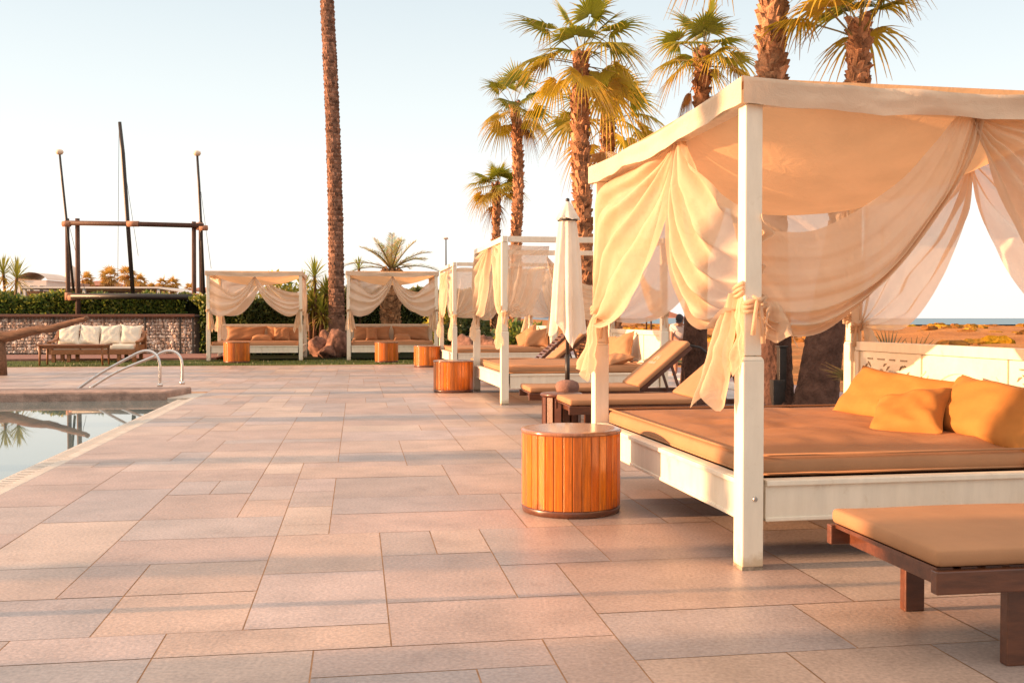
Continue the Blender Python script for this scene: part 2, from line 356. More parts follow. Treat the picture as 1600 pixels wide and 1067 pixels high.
for j in range(nu0, nu1):
    for i in range(nv0 - int(POOL_V / UNIT), nv1):
        if not free(i, j): continue
        opts = [(s, w) for s, w in SIZES if all(free(i + a, j + b) for a in range(s[0]) for b in range(s[1]))]
        if not opts: opts = [((1, 1), 1)]
        (w, h) = rnd.choices([o[0] for o in opts], [o[1] for o in opts])[0]
        for a in range(w):
            for b in range(h): occ.add((i + a, j + b))
        gp = .003; v0 = POOL_V + i * UNIT + gp; v1 = POOL_V + (i + w) * UNIT - gp; u0 = j * UNIT + gp; u1 = (j + h) * UNIT - gp
        zz = rnd.uniform(-.0006, .0006); k = rnd.uniform(.95, 1.05); c = rnd.choice(PAL); c = tuple((.82 * q + .18) * k for q in c)
        tiles.add([vu(v0, u0, zz), vu(v1, u0, zz), vu(v1, u1, zz), vu(v0, u1, zz)], [(0, 1, 2, 3)], c)
deck = setting(tiles.build('deck', M['tile']))
# pool
pw = MB(); pw.add([vu(-12.5, -6, -.035), vu(POOL_V - .285, -6, -.035), vu(POOL_V - .285, POOL_U, -.035), vu(-12.5, POOL_U, -.035)], [(0, 1, 2, 3)])
setting(pw.build('pool_water', M['water']))
pb = MB(); pb.add([vu(-12.5, -6, -.10), vu(POOL_V - .11, -6, -.10), vu(POOL_V - .11, POOL_U, -.10), vu(-12.5, POOL_U, -.10)], [(0, 1, 2, 3)])
setting(pb.build('pool_basin', M['basin']))
pr = MB()
pr.box(vu(POOL_V - .05, 4.8, -.03), (.096, 21.58, .058), rz=TH); pr.box(vu(POOL_V - .25, POOL_U + .48, -.031), (.496, .94, .058), rz=TH)
pr.box(vu(POOL_V - .265, 4.8, -.055), (.05, 21.6, .052), rz=TH)
setting(pr.build('pool_rim', M['rim'], bevel=.008))
pg = MB()
for k in range(int(21.4 / .085)):
    u = -5.9 + k * .085
    if 0 < u < 15.5: pg.box(vu(POOL_V - .17, u, -.026), (.13, .05, .018), rz=TH)
setting(pg.build('pool_gutter', M['grille']))
# raised slab at the far end of the pool, with a rounded left end
sl = MB(); pts = [(-2.84, POOL_U - .02), (-2.62, POOL_U + .95), (-5.5, POOL_U + .95)]
for k in range(1, 9):
    a = math.pi / 2 + math.pi * k / 9; pts.append((-5.5 + .48 * math.cos(a), POOL_U + .465 + .485 * math.sin(a)))
pts.append((-5.5, POOL_U - .02)); n = len(pts)
def slab(mb, pts, z0, z1, inset=0.0):
    n = len(pts); mb.add([vu(p[0], p[1], z0) for p in pts] + [vu(p[0], p[1], z1) for p in pts],
        [tuple(range(n, 2 * n)), tuple(reversed(range(n)))] + [(k, (k + 1) % n, (k + 1) % n + n, k + n) for k in range(n)])
slab(sl, pts[::-1], -.09, .10)
setting(sl.build('pool_coping', M['coping'], bevel=.03))
# lawn behind, wooden terrace, planting soil
lw = MB(); lw.grid(lambda a, b: vu(-30 + a * 39, DECK_F + b * 3.6, .0 + .004 * math.sin(a * 40)), 60, 4)
setting(lw.build('lawn', M['lawn']))
tr = MB(); tr.box(vu(-17, DECK_F + 5.4, .03), (26, 3.6, .06), rz=TH); setting(tr.build('terrace', M['terrace']))
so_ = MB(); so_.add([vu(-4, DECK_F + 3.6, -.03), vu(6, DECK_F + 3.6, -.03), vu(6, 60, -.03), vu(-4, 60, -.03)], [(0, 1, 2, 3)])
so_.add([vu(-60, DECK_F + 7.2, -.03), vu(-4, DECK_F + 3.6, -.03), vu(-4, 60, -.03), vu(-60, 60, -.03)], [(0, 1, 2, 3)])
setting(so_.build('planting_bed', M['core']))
rg = random.Random(3)
gb = MB()
for k in range(5000):
    v = rg.uniform(-14, 3); u = DECK_F + rg.random() ** 1.6 * 3.5 + .01; p = vu(v, u, 0); h = rg.uniform(.02, .055); a = rg.random() * 6.28
    d = Vector((math.cos(a), math.sin(a), 0)) * .008; t = Vector((rg.uniform(-.02, .02), rg.uniform(-.02, .02), h))
    q = rg.uniform(.6, 1.3); gb.add([p - d, p + d, p + t], [(0, 1, 2)], (.07 * q, .10 * q, .02 * q))
setting(gb.build('grass', M['leaf']), 'short green grass along the far edge of the deck', 'stuff')
# kerb and promenade on the seaward side
kb = MB(); kb.box(vu(6.55, 28, -.03), (.7, 70, .09), rz=TH); setting(kb.build('path_kerb', M['kerb'], bevel=.01))
pt = MB(); pt.add([vu(6.9, -8, -.05), vu(8.1, -8, -.05), vu(8.1, 75, -.05), vu(6.9, 75, -.05)], [(0, 1, 2, 3)]); setting(pt.build('path', M['path']))
# dunes: one displaced sheet right of the path
def dune(a, b):
    u = -6 + 190 * (b ** 1.5); v = 8.1 + 170 * (a ** 1.7)
    far = min(1, max(0, (v - 10) / 25))
    h = fbm(v * .12, u * .16, 2) * .30 + fbm(v * .5, u * .5, 5) * .09
    h = h * far + .02 * fbm(v, u) + .12 * far
    p = vu(v, u); e = min(1, max(0, (126 - p.y) / 14)); return Vector((p.x, p.y, -.07 + (h + .22 * far) * e - .03 * (1 - e)))
dn = MB(); dn.grid(dune, 130, 150); setting(dn.build('dunes', M['sand'], smooth=True))
sea = MB(); sea.add([(14, 5000, -.10), (24, 400, -.10), (40, 128, -.10), (6000, 128, -.10), (6000, 8000, -.10), (14, 8000, -.10)], [(0, 1, 2, 3, 4, 5)])
setting(sea.build('sea', M['sea']))
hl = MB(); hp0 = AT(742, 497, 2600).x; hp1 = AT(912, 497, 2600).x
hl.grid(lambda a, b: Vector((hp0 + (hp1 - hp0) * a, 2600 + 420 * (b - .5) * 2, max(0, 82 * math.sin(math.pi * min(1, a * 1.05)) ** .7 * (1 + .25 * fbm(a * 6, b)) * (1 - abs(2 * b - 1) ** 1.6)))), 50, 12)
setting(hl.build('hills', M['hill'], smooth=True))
# low scrub on the dunes: nobody could count it
sc = MB(); rg = random.Random(11)
for k in range(2600):
    v = 13 + 95 * rg.random() ** .75; u = -4 + 125 * rg.random(); p = vu(v, u)
    if p.y < 16 or p.y > 118 or p.x / p.y > .62 or fbm(v * .11, u * .11, 9) < -.05: continue
    z = dune(((v - 8.1) / 170) ** (1 / 1.7), ((u + 6) / 190) ** (1 / 1.5)).z
    w = rg.uniform(.18, .7); h = w * rg.uniform(.3, .55); q = rg.uniform(.55, 1.25)
    c = rg.choice([(1.2, 1.0, .5), (1.0, .95, .6), (.75, .62, .6), (1.25, 1.25, .35), (.55, .45, .5)]); c = tuple(x * q for x in c)
    ph = rg.random() * 6
    sc.grid(lambda a, b: Vector((p.x, p.y, z - .04)) + Vector((math.cos(a * 6.283) * math.sin(b * 1.57) * w, math.sin(a * 6.283) * math.sin(b * 1.57) * w, math.cos(b * 1.57) * h)) * (1 + .35 * math.sin(a * 6.283 * 3 + ph) * math.sin(b * 3)), 9, 3, c)
setting(sc.build('scrub', M['scrub']), 'low dry orange scrub covering the dunes towards the sea', 'stuff')
# ------------------------------------------------------------------ drum tables
def drum(loc, r, h, label, seed, dark=False):
    rr = random.Random(seed); t = thing('drum_table', label, 'side table', loc, rr.random() * 6, 'round stave side tables')
    m = MB(); N = 34; z0, z1 = .045, h - .024
    for k in range(N):
        a0 = 2 * math.pi * k / N + .003; a1 = 2 * math.pi * (k + 1) / N - .003
        q = rr.uniform(.72, 1.2); c = (q, q * rr.uniform(.86, 1.1), q * rr.uniform(.8, 1.1))
        vs = []
        for z in (z0, (z0 + z1) / 2, z1):
            for a, ro in ((a0, r - .0035), ((a0 * .88 + a1 * .12), r), ((a0 * .12 + a1 * .88), r), (a1, r - .0035)):
                vs.append((ro * math.cos(a), ro * math.sin(a), z))
        m.add(vs, [(b * 4 + i, b * 4 + i + 1, b * 4 + i + 5, b * 4 + i + 4) for b in range(2) for i in range(3)], c)
    m.lathe([(r - .012, z0), (r - .012, z1)], n=34, col=(.12, .08, .06)); m.build('staves', M['stave'] if not dark else M['dark_wood'], t)
    b = MB(); b.lathe([(r * .97, .0), (r - .004, .006), (r + .001, .03), (r - .004, .046), (r * .9, .046)], n=40); b.build('base_ring', M['dark_wood'], t, True)
    k = MB(); k.lathe([(r * .9, h - .026), (r + .004, h - .024), (r + .006, h - .014), (r + .005, h - .004), (r - .012, h), (r * .86, h + .0005), (0, h + .0005)], n=48)
    tp = k.build('top', M['drum_top'], t, True)
    return t
def slats_top(): pass
drum(G(892, 796), .308, .515, 'large varnished wooden drum table beside the front corner of the nearest canopied daybed', 1)
drum(G(708.5, 612), .325, .515, 'varnished wooden drum table by the bare framed daybed, second nearest of the drums', 2)
drum(G(667.5, 573), .325, .52, 'varnished wooden drum table half hidden behind another drum, third nearest', 3)
drum(G(604, 566), .315, .55, 'wooden drum table in front of the middle of the right lawn daybed', 4)
drum(G(370, 566.5), .345, .56, 'wooden drum table in front of the left lawn daybed', 5)

# ------------------------------------------------------------------ cloth
def poly(path, t):
    """point at parameter t (by arc length, smoothed with Catmull-Rom) of a 2D/3D polyline"""
    P = [Vector(p) for p in path]; n = len(P)
    L = [0]
    for i in range(1, n): L.append(L[-1] + (P[i] - P[i - 1]).length)
    d = min(max(t, 0), 1) * L[-1]
    i = 0
    while i < n - 2 and L[i + 1] < d: i += 1
    s = (d - L[i]) / max(1e-6, L[i + 1] - L[i])
    p0 = P[max(i - 1, 0)]; p1 = P[i]; p2 = P[i + 1]; p3 = P[min(i + 2, n - 1)]
    return 0.5 * ((2 * p1) + (p2 - p0) * s + (2 * p0 - 5 * p1 + 4 * p2 - p3) * s * s + (3 * p1 - p0 - 3 * p2 + p3) * s ** 3)
def drape(frame, Up, Wp, pleats=7, amp=.03, seed=0, nt=46, ns=64, belly=.05, Mid=None, fullness=1.0, pow_=1.0, lowfold=False):
    """cloth between an upper curve and a lower curve; fold lines run along the curves. frame(a, z, n) -> local point"""
    rr = random.Random(seed); ph = rr.random() * 6; m = MB()
    U3 = [(p[0], p[1], p[2] if len(p) > 2 else 0) for p in Up]; W3 = [(p[0], p[1], p[2] if len(p) > 2 else 0) for p in Wp]
    M3 = [(p[0], p[1], p[2] if len(p) > 2 else 0) for p in Mid] if Mid else None
    Uc = [poly(U3, i / nt) for i in range(nt + 1)]; Wc = [poly(W3, i / nt) for i in range(nt + 1)]
    Mc = [poly(M3, i / nt) for i in range(nt + 1)] if M3 else None
    def fn(a, b):
        i = int(round(a * nt)); s = b
        u, w = Uc[i], Wc[i]
        if Mc:
            mm = Mc[i]; p = u * (2 * (s - .5) * (s - 1)) + mm * (4 * s * (1 - s)) + w * (2 * s * (s - .5))
        else: p = u.lerp(w, s ** pow_)
        wd = (u - w).length; t = i / nt
        sp = min(1, wd / .5)
        A = amp * (.35 + .65 * sp) * (1 if not lowfold else (.18 + 1.1 * max(0, min(1, (s - .45) * 3)) ** 2)) * (1 + .5 * fbm(s * 3 + seed, t * 1.5, 3))
        fold = math.sin(2 * math.pi * pleats * (s + .05 * fbm(s * 2, t * 2, seed + 1)) + ph) + .22 * math.sin(2 * math.pi * pleats * 2.3 * s + ph * 2 + 2 * t)
        nrm = A * fold + belly * math.sin(math.pi * t) * math.sin(math.pi * s) + .02 * fbm(t * 3, s * 3, seed)
        edge = math.exp(-((1 - s) * 16) ** 2) * .018
        return frame(p.x, p.y, p.z + nrm + edge)
    m.grid(fn, nt, ns); return m
def tail(frame, T, w0, w1, L, seed, lean=0.0, nlean=.04, pl=3, flare=.05):
    rr = random.Random(seed); ph = rr.random() * 6; m = MB()
    def fn(a, b):
        s = b - .5; t = a; w = w0 + (w1 - w0) * t ** .7
        z = T[1] - L * t * (1 - .22 * abs(math.sin(b * 5.0 + ph)) * t) + .03 * math.sin(b * 3.14)
        n = (T[2] if len(T) > 2 else 0) + nlean * t + (flare * (.25 + .75 * t)) * math.sin(2 * math.pi * pl * b + ph + 1.2 * t) + .02 * fbm(a * 3, b * 3, seed)
        return frame(T[0] + s * w + lean * t, z, n)
    m.grid(fn, 22, 30); return m

# ------------------------------------------------------------------ canopied daybed. Local x: from the pool front (0) to the headboard (D); y: along the front 0..Lg
POSTW = .088
def daybed(label, loc, rz, D, Lg, H, scale=1.0, canopy=True, sag=.42, curtains=(), seed=0, near=False, back_beam=True):
    t = thing('canopy_daybed', label, 'daybed', loc, rz, 'white canopied daybeds', scale)
    corners = [(0, 0), (0, Lg), (D, 0), (D, Lg)]
    zt = H - .03
    for (x, y) in corners:
        m = MB(); ztrans = 1.0
        m.box((x, y, .016 + (ztrans - .016) / 2), (.108, .108, ztrans - .016))
        m.add([(x + sx * w, y + sy * w, z) for z, w in ((ztrans, .054), (ztrans + .018, POSTW / 2)) for sx, sy in ((-1, -1), (1, -1), (1, 1), (-1, 1))],
              [(0, 1, 5, 4), (1, 2, 6, 5), (2, 3, 7, 6), (3, 0, 4, 7), (4, 5, 6, 7)])
        m.box((x, y, (ztrans + .02 + zt - .08) / 2), (POSTW, POSTW, zt - .08 - ztrans - .02))
        p = m.build('post', M['paint'], t, bevel=.006)
        f = MB(); f.box((x, y, .008), (.106, .106, .017)); f.build('foot', M['scuff_and_gap'], p)
        if near and x == 0:
            b = MB(); b.lathe([(.0, .006), (.010, .005), (.013, 0)], n=10)
            o = b.build('bolt', M['bolt'], p); o.location = (x + .01, y - .055, .34); o.rotation_euler = (R(90), 0, 0)
    for a, b in (((0, 0), (0, Lg)), ((D, 0), (D, Lg)), ((0, 0), (D, 0)), ((0, Lg), (D, Lg))):
        m = MB(); da = Vector((a[0], a[1], zt - .04)); db = Vector((b[0], b[1], zt - .04)); e = (db - da).normalized() * .056
        along = a[0] == b[0]
        m.bar(da - e * (1 if along else -1), db + e * (1 if along else -1), .075 if along else .06, .078); m.build('top_beam', M['paint'], t, bevel=.005)
    # bed frame rails
    for a, b in (((0, .076), (0, Lg - .076)), ((D, .076), (D, Lg - .076)), ((.076, 0), (D - .076, 0)), ((.076, Lg), (D - .076, Lg))):
        m = MB(); A = Vector((a[0], a[1], 0)); B = Vector((b[0], b[1], 0)); up = Vector((0, 0, 1))
        m.bar(A + up * .325, B + up * .325, .05, .20); m.bar(A + up * .410, B + up * .410, .085, .026); m.bar(A + up * .235, B + up * .235, .064, .02)
        m.build('bed_rail', M['paint'], t, bevel=.004)
    m = MB(); m.box((D / 2, Lg / 2, .30), (D - .06, Lg - .06, .03)); m.build('bed_base', M['old_wood'], t)
    rr = random.Random(seed)
    def wrinkle(p, h):
        if p.z > 0:
            d = min(h[0] - abs(p.x), h[1] - abs(p.y)); q = min(1, d / .25)
            w = .012 * q * fbm(p.x * 2 + seed, p.y * 2, 1) + .004 * q * fbm(p.x * 7 + seed, p.y * 3, 4) + .024 * q * (.5 + .5 * fbm(p.x * .9, p.y * .9, seed)) * math.sin(9 * (p.y + .55 * p.x) + 4 * fbm(p.x * 1.3, p.y * 1.3, seed + 2)) * max(0, fbm(p.x * 1.1 + 5, p.y * 1.1, seed) + .25)
            p = Vector((p.x, p.y, p.z + w - .02 * (1 - q)))
        return p
    m = MB(); m.rbox((D / 2 - .02, Lg / 2, .425 + .052), (D - .12, Lg - .15, .115), .035, 60 if near else 14, 70 if near else 14, 1, wrinkle); mt = m.build('mattress', M['mattress'], t, True)
    m = MB(); x0, x1, y0, y1 = .045, D - .085, .08, Lg - .08
    for zz in (.528, .436): m.tube([(x0 + .03, y0, zz), (x1 - .03, y0, zz), (x1, y0 + .03, zz), (x1, y1 - .03, zz), (x1 - .03, y1, zz), (x0 + .03, y1, zz), (x0, y1 - .03, zz), (x0, y0 + .03, zz), (x0 + .03, y0, zz)], .0065, 6)
    m.build('piping', M['mattress'], mt, True)
    # headboard: frame, panels, carving
    hb = MB(); x = D - .0
    hb.box((x, Lg / 2, .985), (.06, Lg - .15, .07)); hb.box((x, Lg / 2, .50), (.05, Lg - .16, .13))
    ys = [.085, Lg * .335, Lg * .665, Lg - .085]
    for i, y in enumerate(ys): hb.box((x, y, .757), (.052, .075, .382))
    h = hb.build('headboard', M['paint'], t, bevel=.006)
    for i in range(3):
        y0, y1 = ys[i] + .039, ys[i + 1] - .039; yc = (y0 + y1) / 2; wdt = y1 - y0
        pm = MB(); pm.box((x, yc, .757), (.022, wdt, .378))
        xs = x - .013
        if near:
            if i == 2 or i == 0:      # pierced scroll work: frame with scrolling dark gaps
                pass
            for k in range(5):        # raised arcs
                r0 = .06 + .045 * k
                pts = [(xs, yc + r0 * 1.25 * math.cos(a), .60 + r0 * math.sin(a)) for a in [math.pi * q / 18 for q in range(19)]]
                if i == 1: pm.tube(pts, .007, 5)
            if i == 1:
                for sg in (-1, 1):
                    for k in range(4):
                        pts = [(xs, yc + sg * (.32 + .03 * k) + .05 * math.sin(q * .6) * sg, .62 + .03 * k + .018 * q) for q in range(8)]
                        pm.tube(pts, .006, 5)
        pm.build('carved_panel', M['carve'], h)
        if i != 1 and near:
            rr2 = random.Random(seed + i); w2 = min(.30, wdt * .42); zc = .80
            def gap(fn):
                cv = MB(); fn(cv); cv.build('carved_gap', M['scuff_and_gap'], h)  # dark pieces on the panel face stand in for hollow gaps
            for zz in (zc + .095, zc - .095):
                for k in range(4): gap(lambda c: c.box((xs - .001, yc - w2 + (k + .5) * w2 / 2, zz), (.004, w2 / 2 * rr2.uniform(.45, .75), .010)))
            for k in range(14):
                y = yc - w2 + (k + .5) * w2 * 2 / 14; a = rr2.uniform(-1, 1); z_ = zc + .055 * math.sin(k * 1.15)
                gap(lambda c: c.tube([(xs - .001, y - .02, z_ - .02 * a), (xs - .0015, y, z_ + .006), (xs - .001, y + .02, z_ + .022 * a)], [.003, .0075, .003], 5))
                gap(lambda c: c.tube([(xs - .001, y - .012, z_ - .05), (xs - .0015, y + .012, z_ - .05 + .02 * a)], [.005, .003], 5))
    if canopy:
        m = MB()
        def top(a, b):
            x = -.03 + a * (D + .06); y = -.03 + b * (Lg + .06)
            s = (math.sin(math.pi * a) ** .62) * (math.sin(math.pi * b) ** .55)
            return Vector((x, y, H + .012 - sag * s + .012 * fbm(a * 4, b * 4, seed) * s))
        m.grid(top, 36, 44); cn = m.build('canopy', M['canopy'], t, True)
        m = MB(); per = [((-.068, -.068), (D + .068, -.068)), ((D + .068, -.068), (D + .068, Lg + .068)), ((D + .068, Lg + .068), (-.068, Lg + .068)), ((-.068, Lg + .068), (-.068, -.068))]
        for q, (a, b) in enumerate(per):
            nrm = Vector((b[1] - a[1], -(b[0] - a[0]), 0)).normalized()
            def fn(s, w, a=a, b=b, nrm=nrm, q=q):
                p = Vector((a[0] + (b[0] - a[0]) * s, a[1] + (b[1] - a[1]) * s, 0)); e = math.sin(math.pi * s)
                if w < .25: return p - nrm * (.16 * (1 - w * 4)) * min(1, e * 4) + Vector((0, 0, H + .014 - .034 * e - .012 * e * fbm(s * 4, q + 3, seed)))
                v = (w - .25) / .75
                return p + nrm * (.024 * e * fbm(s * 7, v * 1.5, q + seed) + .008) + Vector((0, 0, H + .01 - .034 * e - .012 * e * fbm(s * 4, q + 3, seed) - v * (.122 + .022 * fbm(s * 5, q, seed))))
            m.grid(fn, 40, 8)
        m.build('valance', M['valance'], t, True)
    # curtains
    fr = {'front': lambda a, z, n: Vector((-.005 - n, a, z)), 'near': lambda a, z, n: Vector((a, -.005 - n, z)),
          'far': lambda a, z, n: Vector((a, Lg + .005 + n, z)), 'back': lambda a, z, n: Vector((D + .005 + n, a, z))}
    for i, c in enumerate(curtains):
        side = c['side']; f = fr[side]; sd_ = seed * 17 + i
        m = drape(f, c['U'], c['W'], c.get('pleats', 6), c.get('amp', .022), sd_, ns=c.get('ns', 60), belly=c.get('belly', .03), Mid=c.get('M'), lowfold=c.get('lowfold', False))
        cu = m.build('curtain', M[c.get('mat', 'curtain')], t, True)
        T = c.get('tail')
        if T:
            for j, tt in enumerate(T if isinstance(T, list) else [T]):
                m = tail(f, tt['T'], tt.get('w0', .07), tt.get('w1', .26), tt.get('L', .6), sd_ + 3 + j, tt.get('lean', 0), tt.get('n', .03), tt.get('pl', 2.5), tt.get('flare', .045)); m.build('curtain_tail', M[tt.get('mat', 'curtain')], cu, True)
    ties = {}
    for c in curtains:
        if c.get('tail') is None: continue
        a = 0 if c['end'] == 0 else (Lg if c['side'] in ('front', 'back') else D)
        xy = {'front': (0, a), 'back': (D, a), 'near': (a, 0), 'far': (a, Lg)}[c['side']]
        ties[xy] = c.get('tie', 1.27)
    for (x, y), z in ties.items():
        m = MB(); w = POSTW / 2 + .012
        ring = [(x + sx * w, y + sy * w, z + .012 * k) for k, (sx, sy) in enumerate(((-1, -1), (0, -1.1), (1, -1), (1.1, 0), (1, 1), (0, 1.1), (-1, 1), (-1.1, 0), (-1, -1)))]
        m.tube(ring, .011, 6); m.tube([(p[0], p[1], p[2] - .022) for p in ring], .010, 6); m.tube([(p[0], p[1], p[2] - .042 - .006 * math.sin(i_ * 2)) for i_, p in enumerate(ring)], .009, 6)
        sx = -1 if x == 0 else 1; sy = -1 if y == 0 else 1
        bx, by = x + .2 * w * sx * -1, y - w * 1.2
        for d, ln in ((-.03, .17), (.022, .21)):
            pts = [(bx + d * q, by - .012 - .006 * math.sin(q * 2), z + .02 - ln * q * q) for q in (0, .3, .6, 1)]
            m.tube(pts, [.007, .010, .009, .012], 6)
        m.tube([(bx - .035, by - .02, z + .035), (bx, by - .03, z + .01), (bx + .035, by - .02, z + .04), (bx + .01, by - .03, z - .01)], [.006, .011, .006, .009], 6)
        m.build('tie', M['curtain'], t, True)
    return t
def lerp(a, b, t): return a + (b - a) * t
def half(side, a0, a1, top, tie=1.27, kind='full', droop=.32, low=.04, end=0, mat='sheer', pleats=5, tl=True, L=.55, w1=.24, lean=None, **k):
    """generic half curtain gathered at a0 on the rail, tied to the post at a1"""
    s = lambda q: lerp(a0, a1, q)
    if kind == 'full': Up = [(s(.02), top), (s(.5), top + .0), (s(.97), top), (s(1.0), top - .25, .02), (s(1.0), tie + .06, .03)]
    elif kind == 'vee': Up = [(s(0), top), (s(.25), top - droop * .85), (s(.5), top - droop * 1.25), (s(.78), top - droop * .6), (s(1.0), top - .06, .02)]
    else: Up = [(s(0), top), (s(.3), top - droop), (s(.6), top - droop * 1.5), (s(.85), top - droop * 1.6), (s(1.0), top - droop * 1.6, .02)]
    Wp = [(s(-.02), top), (s(.06), lerp(top, tie, .35)), (s(.25), lerp(top, tie, .72)), (s(.5), lerp(top, tie, .98)), (s(.76), tie - low), (s(1.0), tie, .02)]
    d = dict(side=side, U=Up, W=Wp, end=end, tie=tie, mat=mat, pleats=pleats)
    if tl: d['tail'] = dict(T=(s(.97), tie + .02, .05), L=L, w1=w1, lean=(lean if lean is not None else (a0 - a1) * .03))
    d.update(k); return d
# ------------------------------------------------------------------ the canopied daybeds
RZ = R(10.1)
G5L, G5D = 2.72, 2.05
c5 = [
 dict(side='front', end=0, tie=1.27, U=[(.90, 2.2, .01), (.62, 2.0), (.33, 1.83, -.03), (.08, 1.72, -.06), (-.06, 1.69, -.07)],
      M=[(.95, 2.2), (.88, 1.82), (.66, 1.50), (.32, 1.35, .0), (0.0, 1.32, -.02)],
      W=[(.99, 2.2), (1.06, 1.8), (1.02, 1.5), (.78, 1.25), (.45, 1.14, .03), (.18, 1.20, .05), (0, 1.25, .06)], pleats=5, amp=.042, belly=.06, ns=90,
      tail=[dict(T=(.06, 1.29, .06), w0=.07, w1=.23, L=.56, lean=.05, n=.10, pl=2.2, flare=.055), dict(T=(-.02, 1.27, .05), w0=.05, w1=.12, L=.38, lean=-.0, n=.02, pl=1.5, flare=.02)]),
 dict(side='front', end=1, tie=1.2, U=[(1.0, 2.2), (1.8, 2.2), (2.64, 2.2), (2.68, 1.9, .02), (2.69, 1.3, .05)],
      W=[(.99, 2.2), (1.16, 1.84), (1.48, 1.5), (1.95, 1.24), (2.4, 1.13, .03), (2.68, 1.18, .05)], pleats=4.5, amp=.036, belly=.05, ns=80, mat='curtain',
      tail=[dict(T=(2.63, 1.2, .06), w0=.10, w1=.30, L=.50, lean=-.02, n=.08, pl=2.5, flare=.05)]),
 dict(side='near', end=0, tie=1.27, U=[(1.08, 2.2), (.76, 1.86), (.40, 1.645, -.03), (.16, 1.62, -.06), (-.06, 1.66, -.07)],
      M=[(1.15, 2.2), (.97, 1.82), (.66, 1.47), (.34, 1.34, .0), (0.0, 1.33, -.02)],
      W=[(1.21, 2.2), (1.17, 2.03), (1.05, 1.83), (.77, 1.49), (.55, 1.27), (.34, 1.13), (.14, 1.12, .03), (.02, 1.2, .05)], pleats=6, amp=.03, belly=.05, ns=100, lowfold=True,
      tail=[dict(T=(.10, 1.25, .05), w0=.08, w1=.20, L=.20, lean=.03, n=.03, pl=1.4, flare=.04)]),
 dict(side='near', end=1, tie=1.25, U=[(1.16, 2.2), (1.6, 2.2), (1.99, 2.2), (2.03, 1.9, .02), (2.03, 1.35, .04)],
      W=[(1.15, 2.2), (1.22, 2.02), (1.43, 1.58), (1.72, 1.30), (2.03, 1.25, .04)], pleats=6, amp=.022, belly=.05,
      tail=[dict(T=(2.0, 1.25, .05), L=.5)]),
 half('back', 1.30, 2.66, 2.2, 1.13, low=.02, end=1, pleats=5, amp=.03, L=.22, w1=.12, mat='sheer', belly=.12),
 half('back', 1.28, .03, 2.2, 1.2, end=0, pleats=5, amp=.025, L=.5, mat='sheer'),
 half('far', 1.0, .03, 2.2, 1.2, end=0, pleats=5, amp=.022, mat='sheer', tl=False),
 half('far', 1.02, 2.02, 2.2, 1.2, end=1, pleats=5, amp=.022, mat='sheer', tl=False, kind='full'),
]
daybed('white four-poster daybed with a sagging peach canopy and big tied curtains, nearest of the daybeds', (1.136, 4.763, 0), RZ, G5D, G5L, 2.32, curtains=c5, seed=5, near=True, sag=.47)
L4, D4 = 2.72, 2.3
c4 = [half('front', .85, .02, 2.26, 1.27, end=0, mat='curtain', pleats=4, amp=.05, L=.55, w1=.34, belly=.02),
      half('front', 1.35, L4 - .02, 2.26, 1.25, end=1, mat='curtain', pleats=5, amp=.05, L=.50, w1=.42),
      half('near', .62, .03, 2.2, 1.2, end=0, mat='sheer', pleats=4, tl=False, low=-.1),
      half('far', .55, .03, 2.22, 1.2, end=0, mat='sheer', tl=False),
      half('far', 1.2, D4 - .02, 2.22, 1.2, end=1, mat='curtain', tl=True, kind='swag', droop=.3),
      half('back', 1.2, .03, 2.0, 1.25, end=0, mat='curtain', kind='swag', droop=.25, L=.55, w1=.3)]
daybed('white daybed with bare top beams, no roof cloth and knotted curtains, behind the closed parasol', (-.105, 13.77, 0), RZ, D4, L4, 2.36, canopy=False, curtains=c4, seed=4)
c3 = [half('front', 1.2, .02, 2.3, 1.25, end=0, mat='sheer', L=.6, w1=.34, amp=.04), half('front', 1.4, 2.70, 2.3, 1.25, end=1, mat='curtain', L=.6, amp=.04),
      half('near', 1.25, .03, 2.3, 1.22, end=0, mat='sheer', tl=False, low=.02), half('near', 1.2, 2.2, 2.3, 1.25, end=1, mat='sheer'),
      half('back', 1.3, .03, 2.3, 1.25, end=0, mat='sheer'), half('far', 1.1, 2.2, 2.3, 1.25, end=1, mat='sheer')]
daybed('white daybed with pale sheer curtains, third in the right row, beyond the bare framed one', (-1.27, 22.0, 0), RZ, 2.25, 2.72, 2.46, canopy=False, curtains=c3, seed=3)
def lawn_bed(label, px, Y, Lg, D, H, seed, c):
    x = (px - 800) / F * Y
    return daybed(label, (x, Y, 0), TH + math.pi / 2, D, Lg, H, curtains=c, seed=seed, sag=.36)
def lawn_curtains(Lg, D, H, kinds):
    t = H - .12; m = Lg / 2
    return [half('front', m, .02, t, 1.36, end=0, kind=kinds[0], droop=.42, mat='pale', pleats=3.2, L=.62, w1=.24, low=.12, amp=.03),
            half('front', m, Lg - .02, t, 1.36, end=1, kind=kinds[1], droop=.42, mat='pale', pleats=3.2, L=.62, w1=.24, low=.12, amp=.03),
            half('near', D / 2, .03, t, 1.3, end=0, kind='full', mat='pale', tl=False), half('near', D / 2, D - .03, t, 1.3, end=1, kind='full', mat='pale'),
            half('far', D / 2, .03, t, 1.3, end=0, kind='full', mat='pale', tl=False), half('far', D / 2, D - .03, t, 1.3, end=1, kind='full', mat='pale'),
            half('back', m * .95, .03, t, 1.4, end=0, kind='swag', droop=.25, mat='pale', pleats=3.2, tl=False), half('back', m * 1.05, Lg - .03, t, 1.3, end=1, kind='full', mat='pale', pleats=3.2, L=.8, w1=.3)]
lawn_bed('white canopied daybed on the grass, left one of two, by the stone filled wall', 470, 28.1, 2.52, 2.3, 2.50, 1, lawn_curtains(2.52, 2.3, 2.5, ('swag', 'vee')))
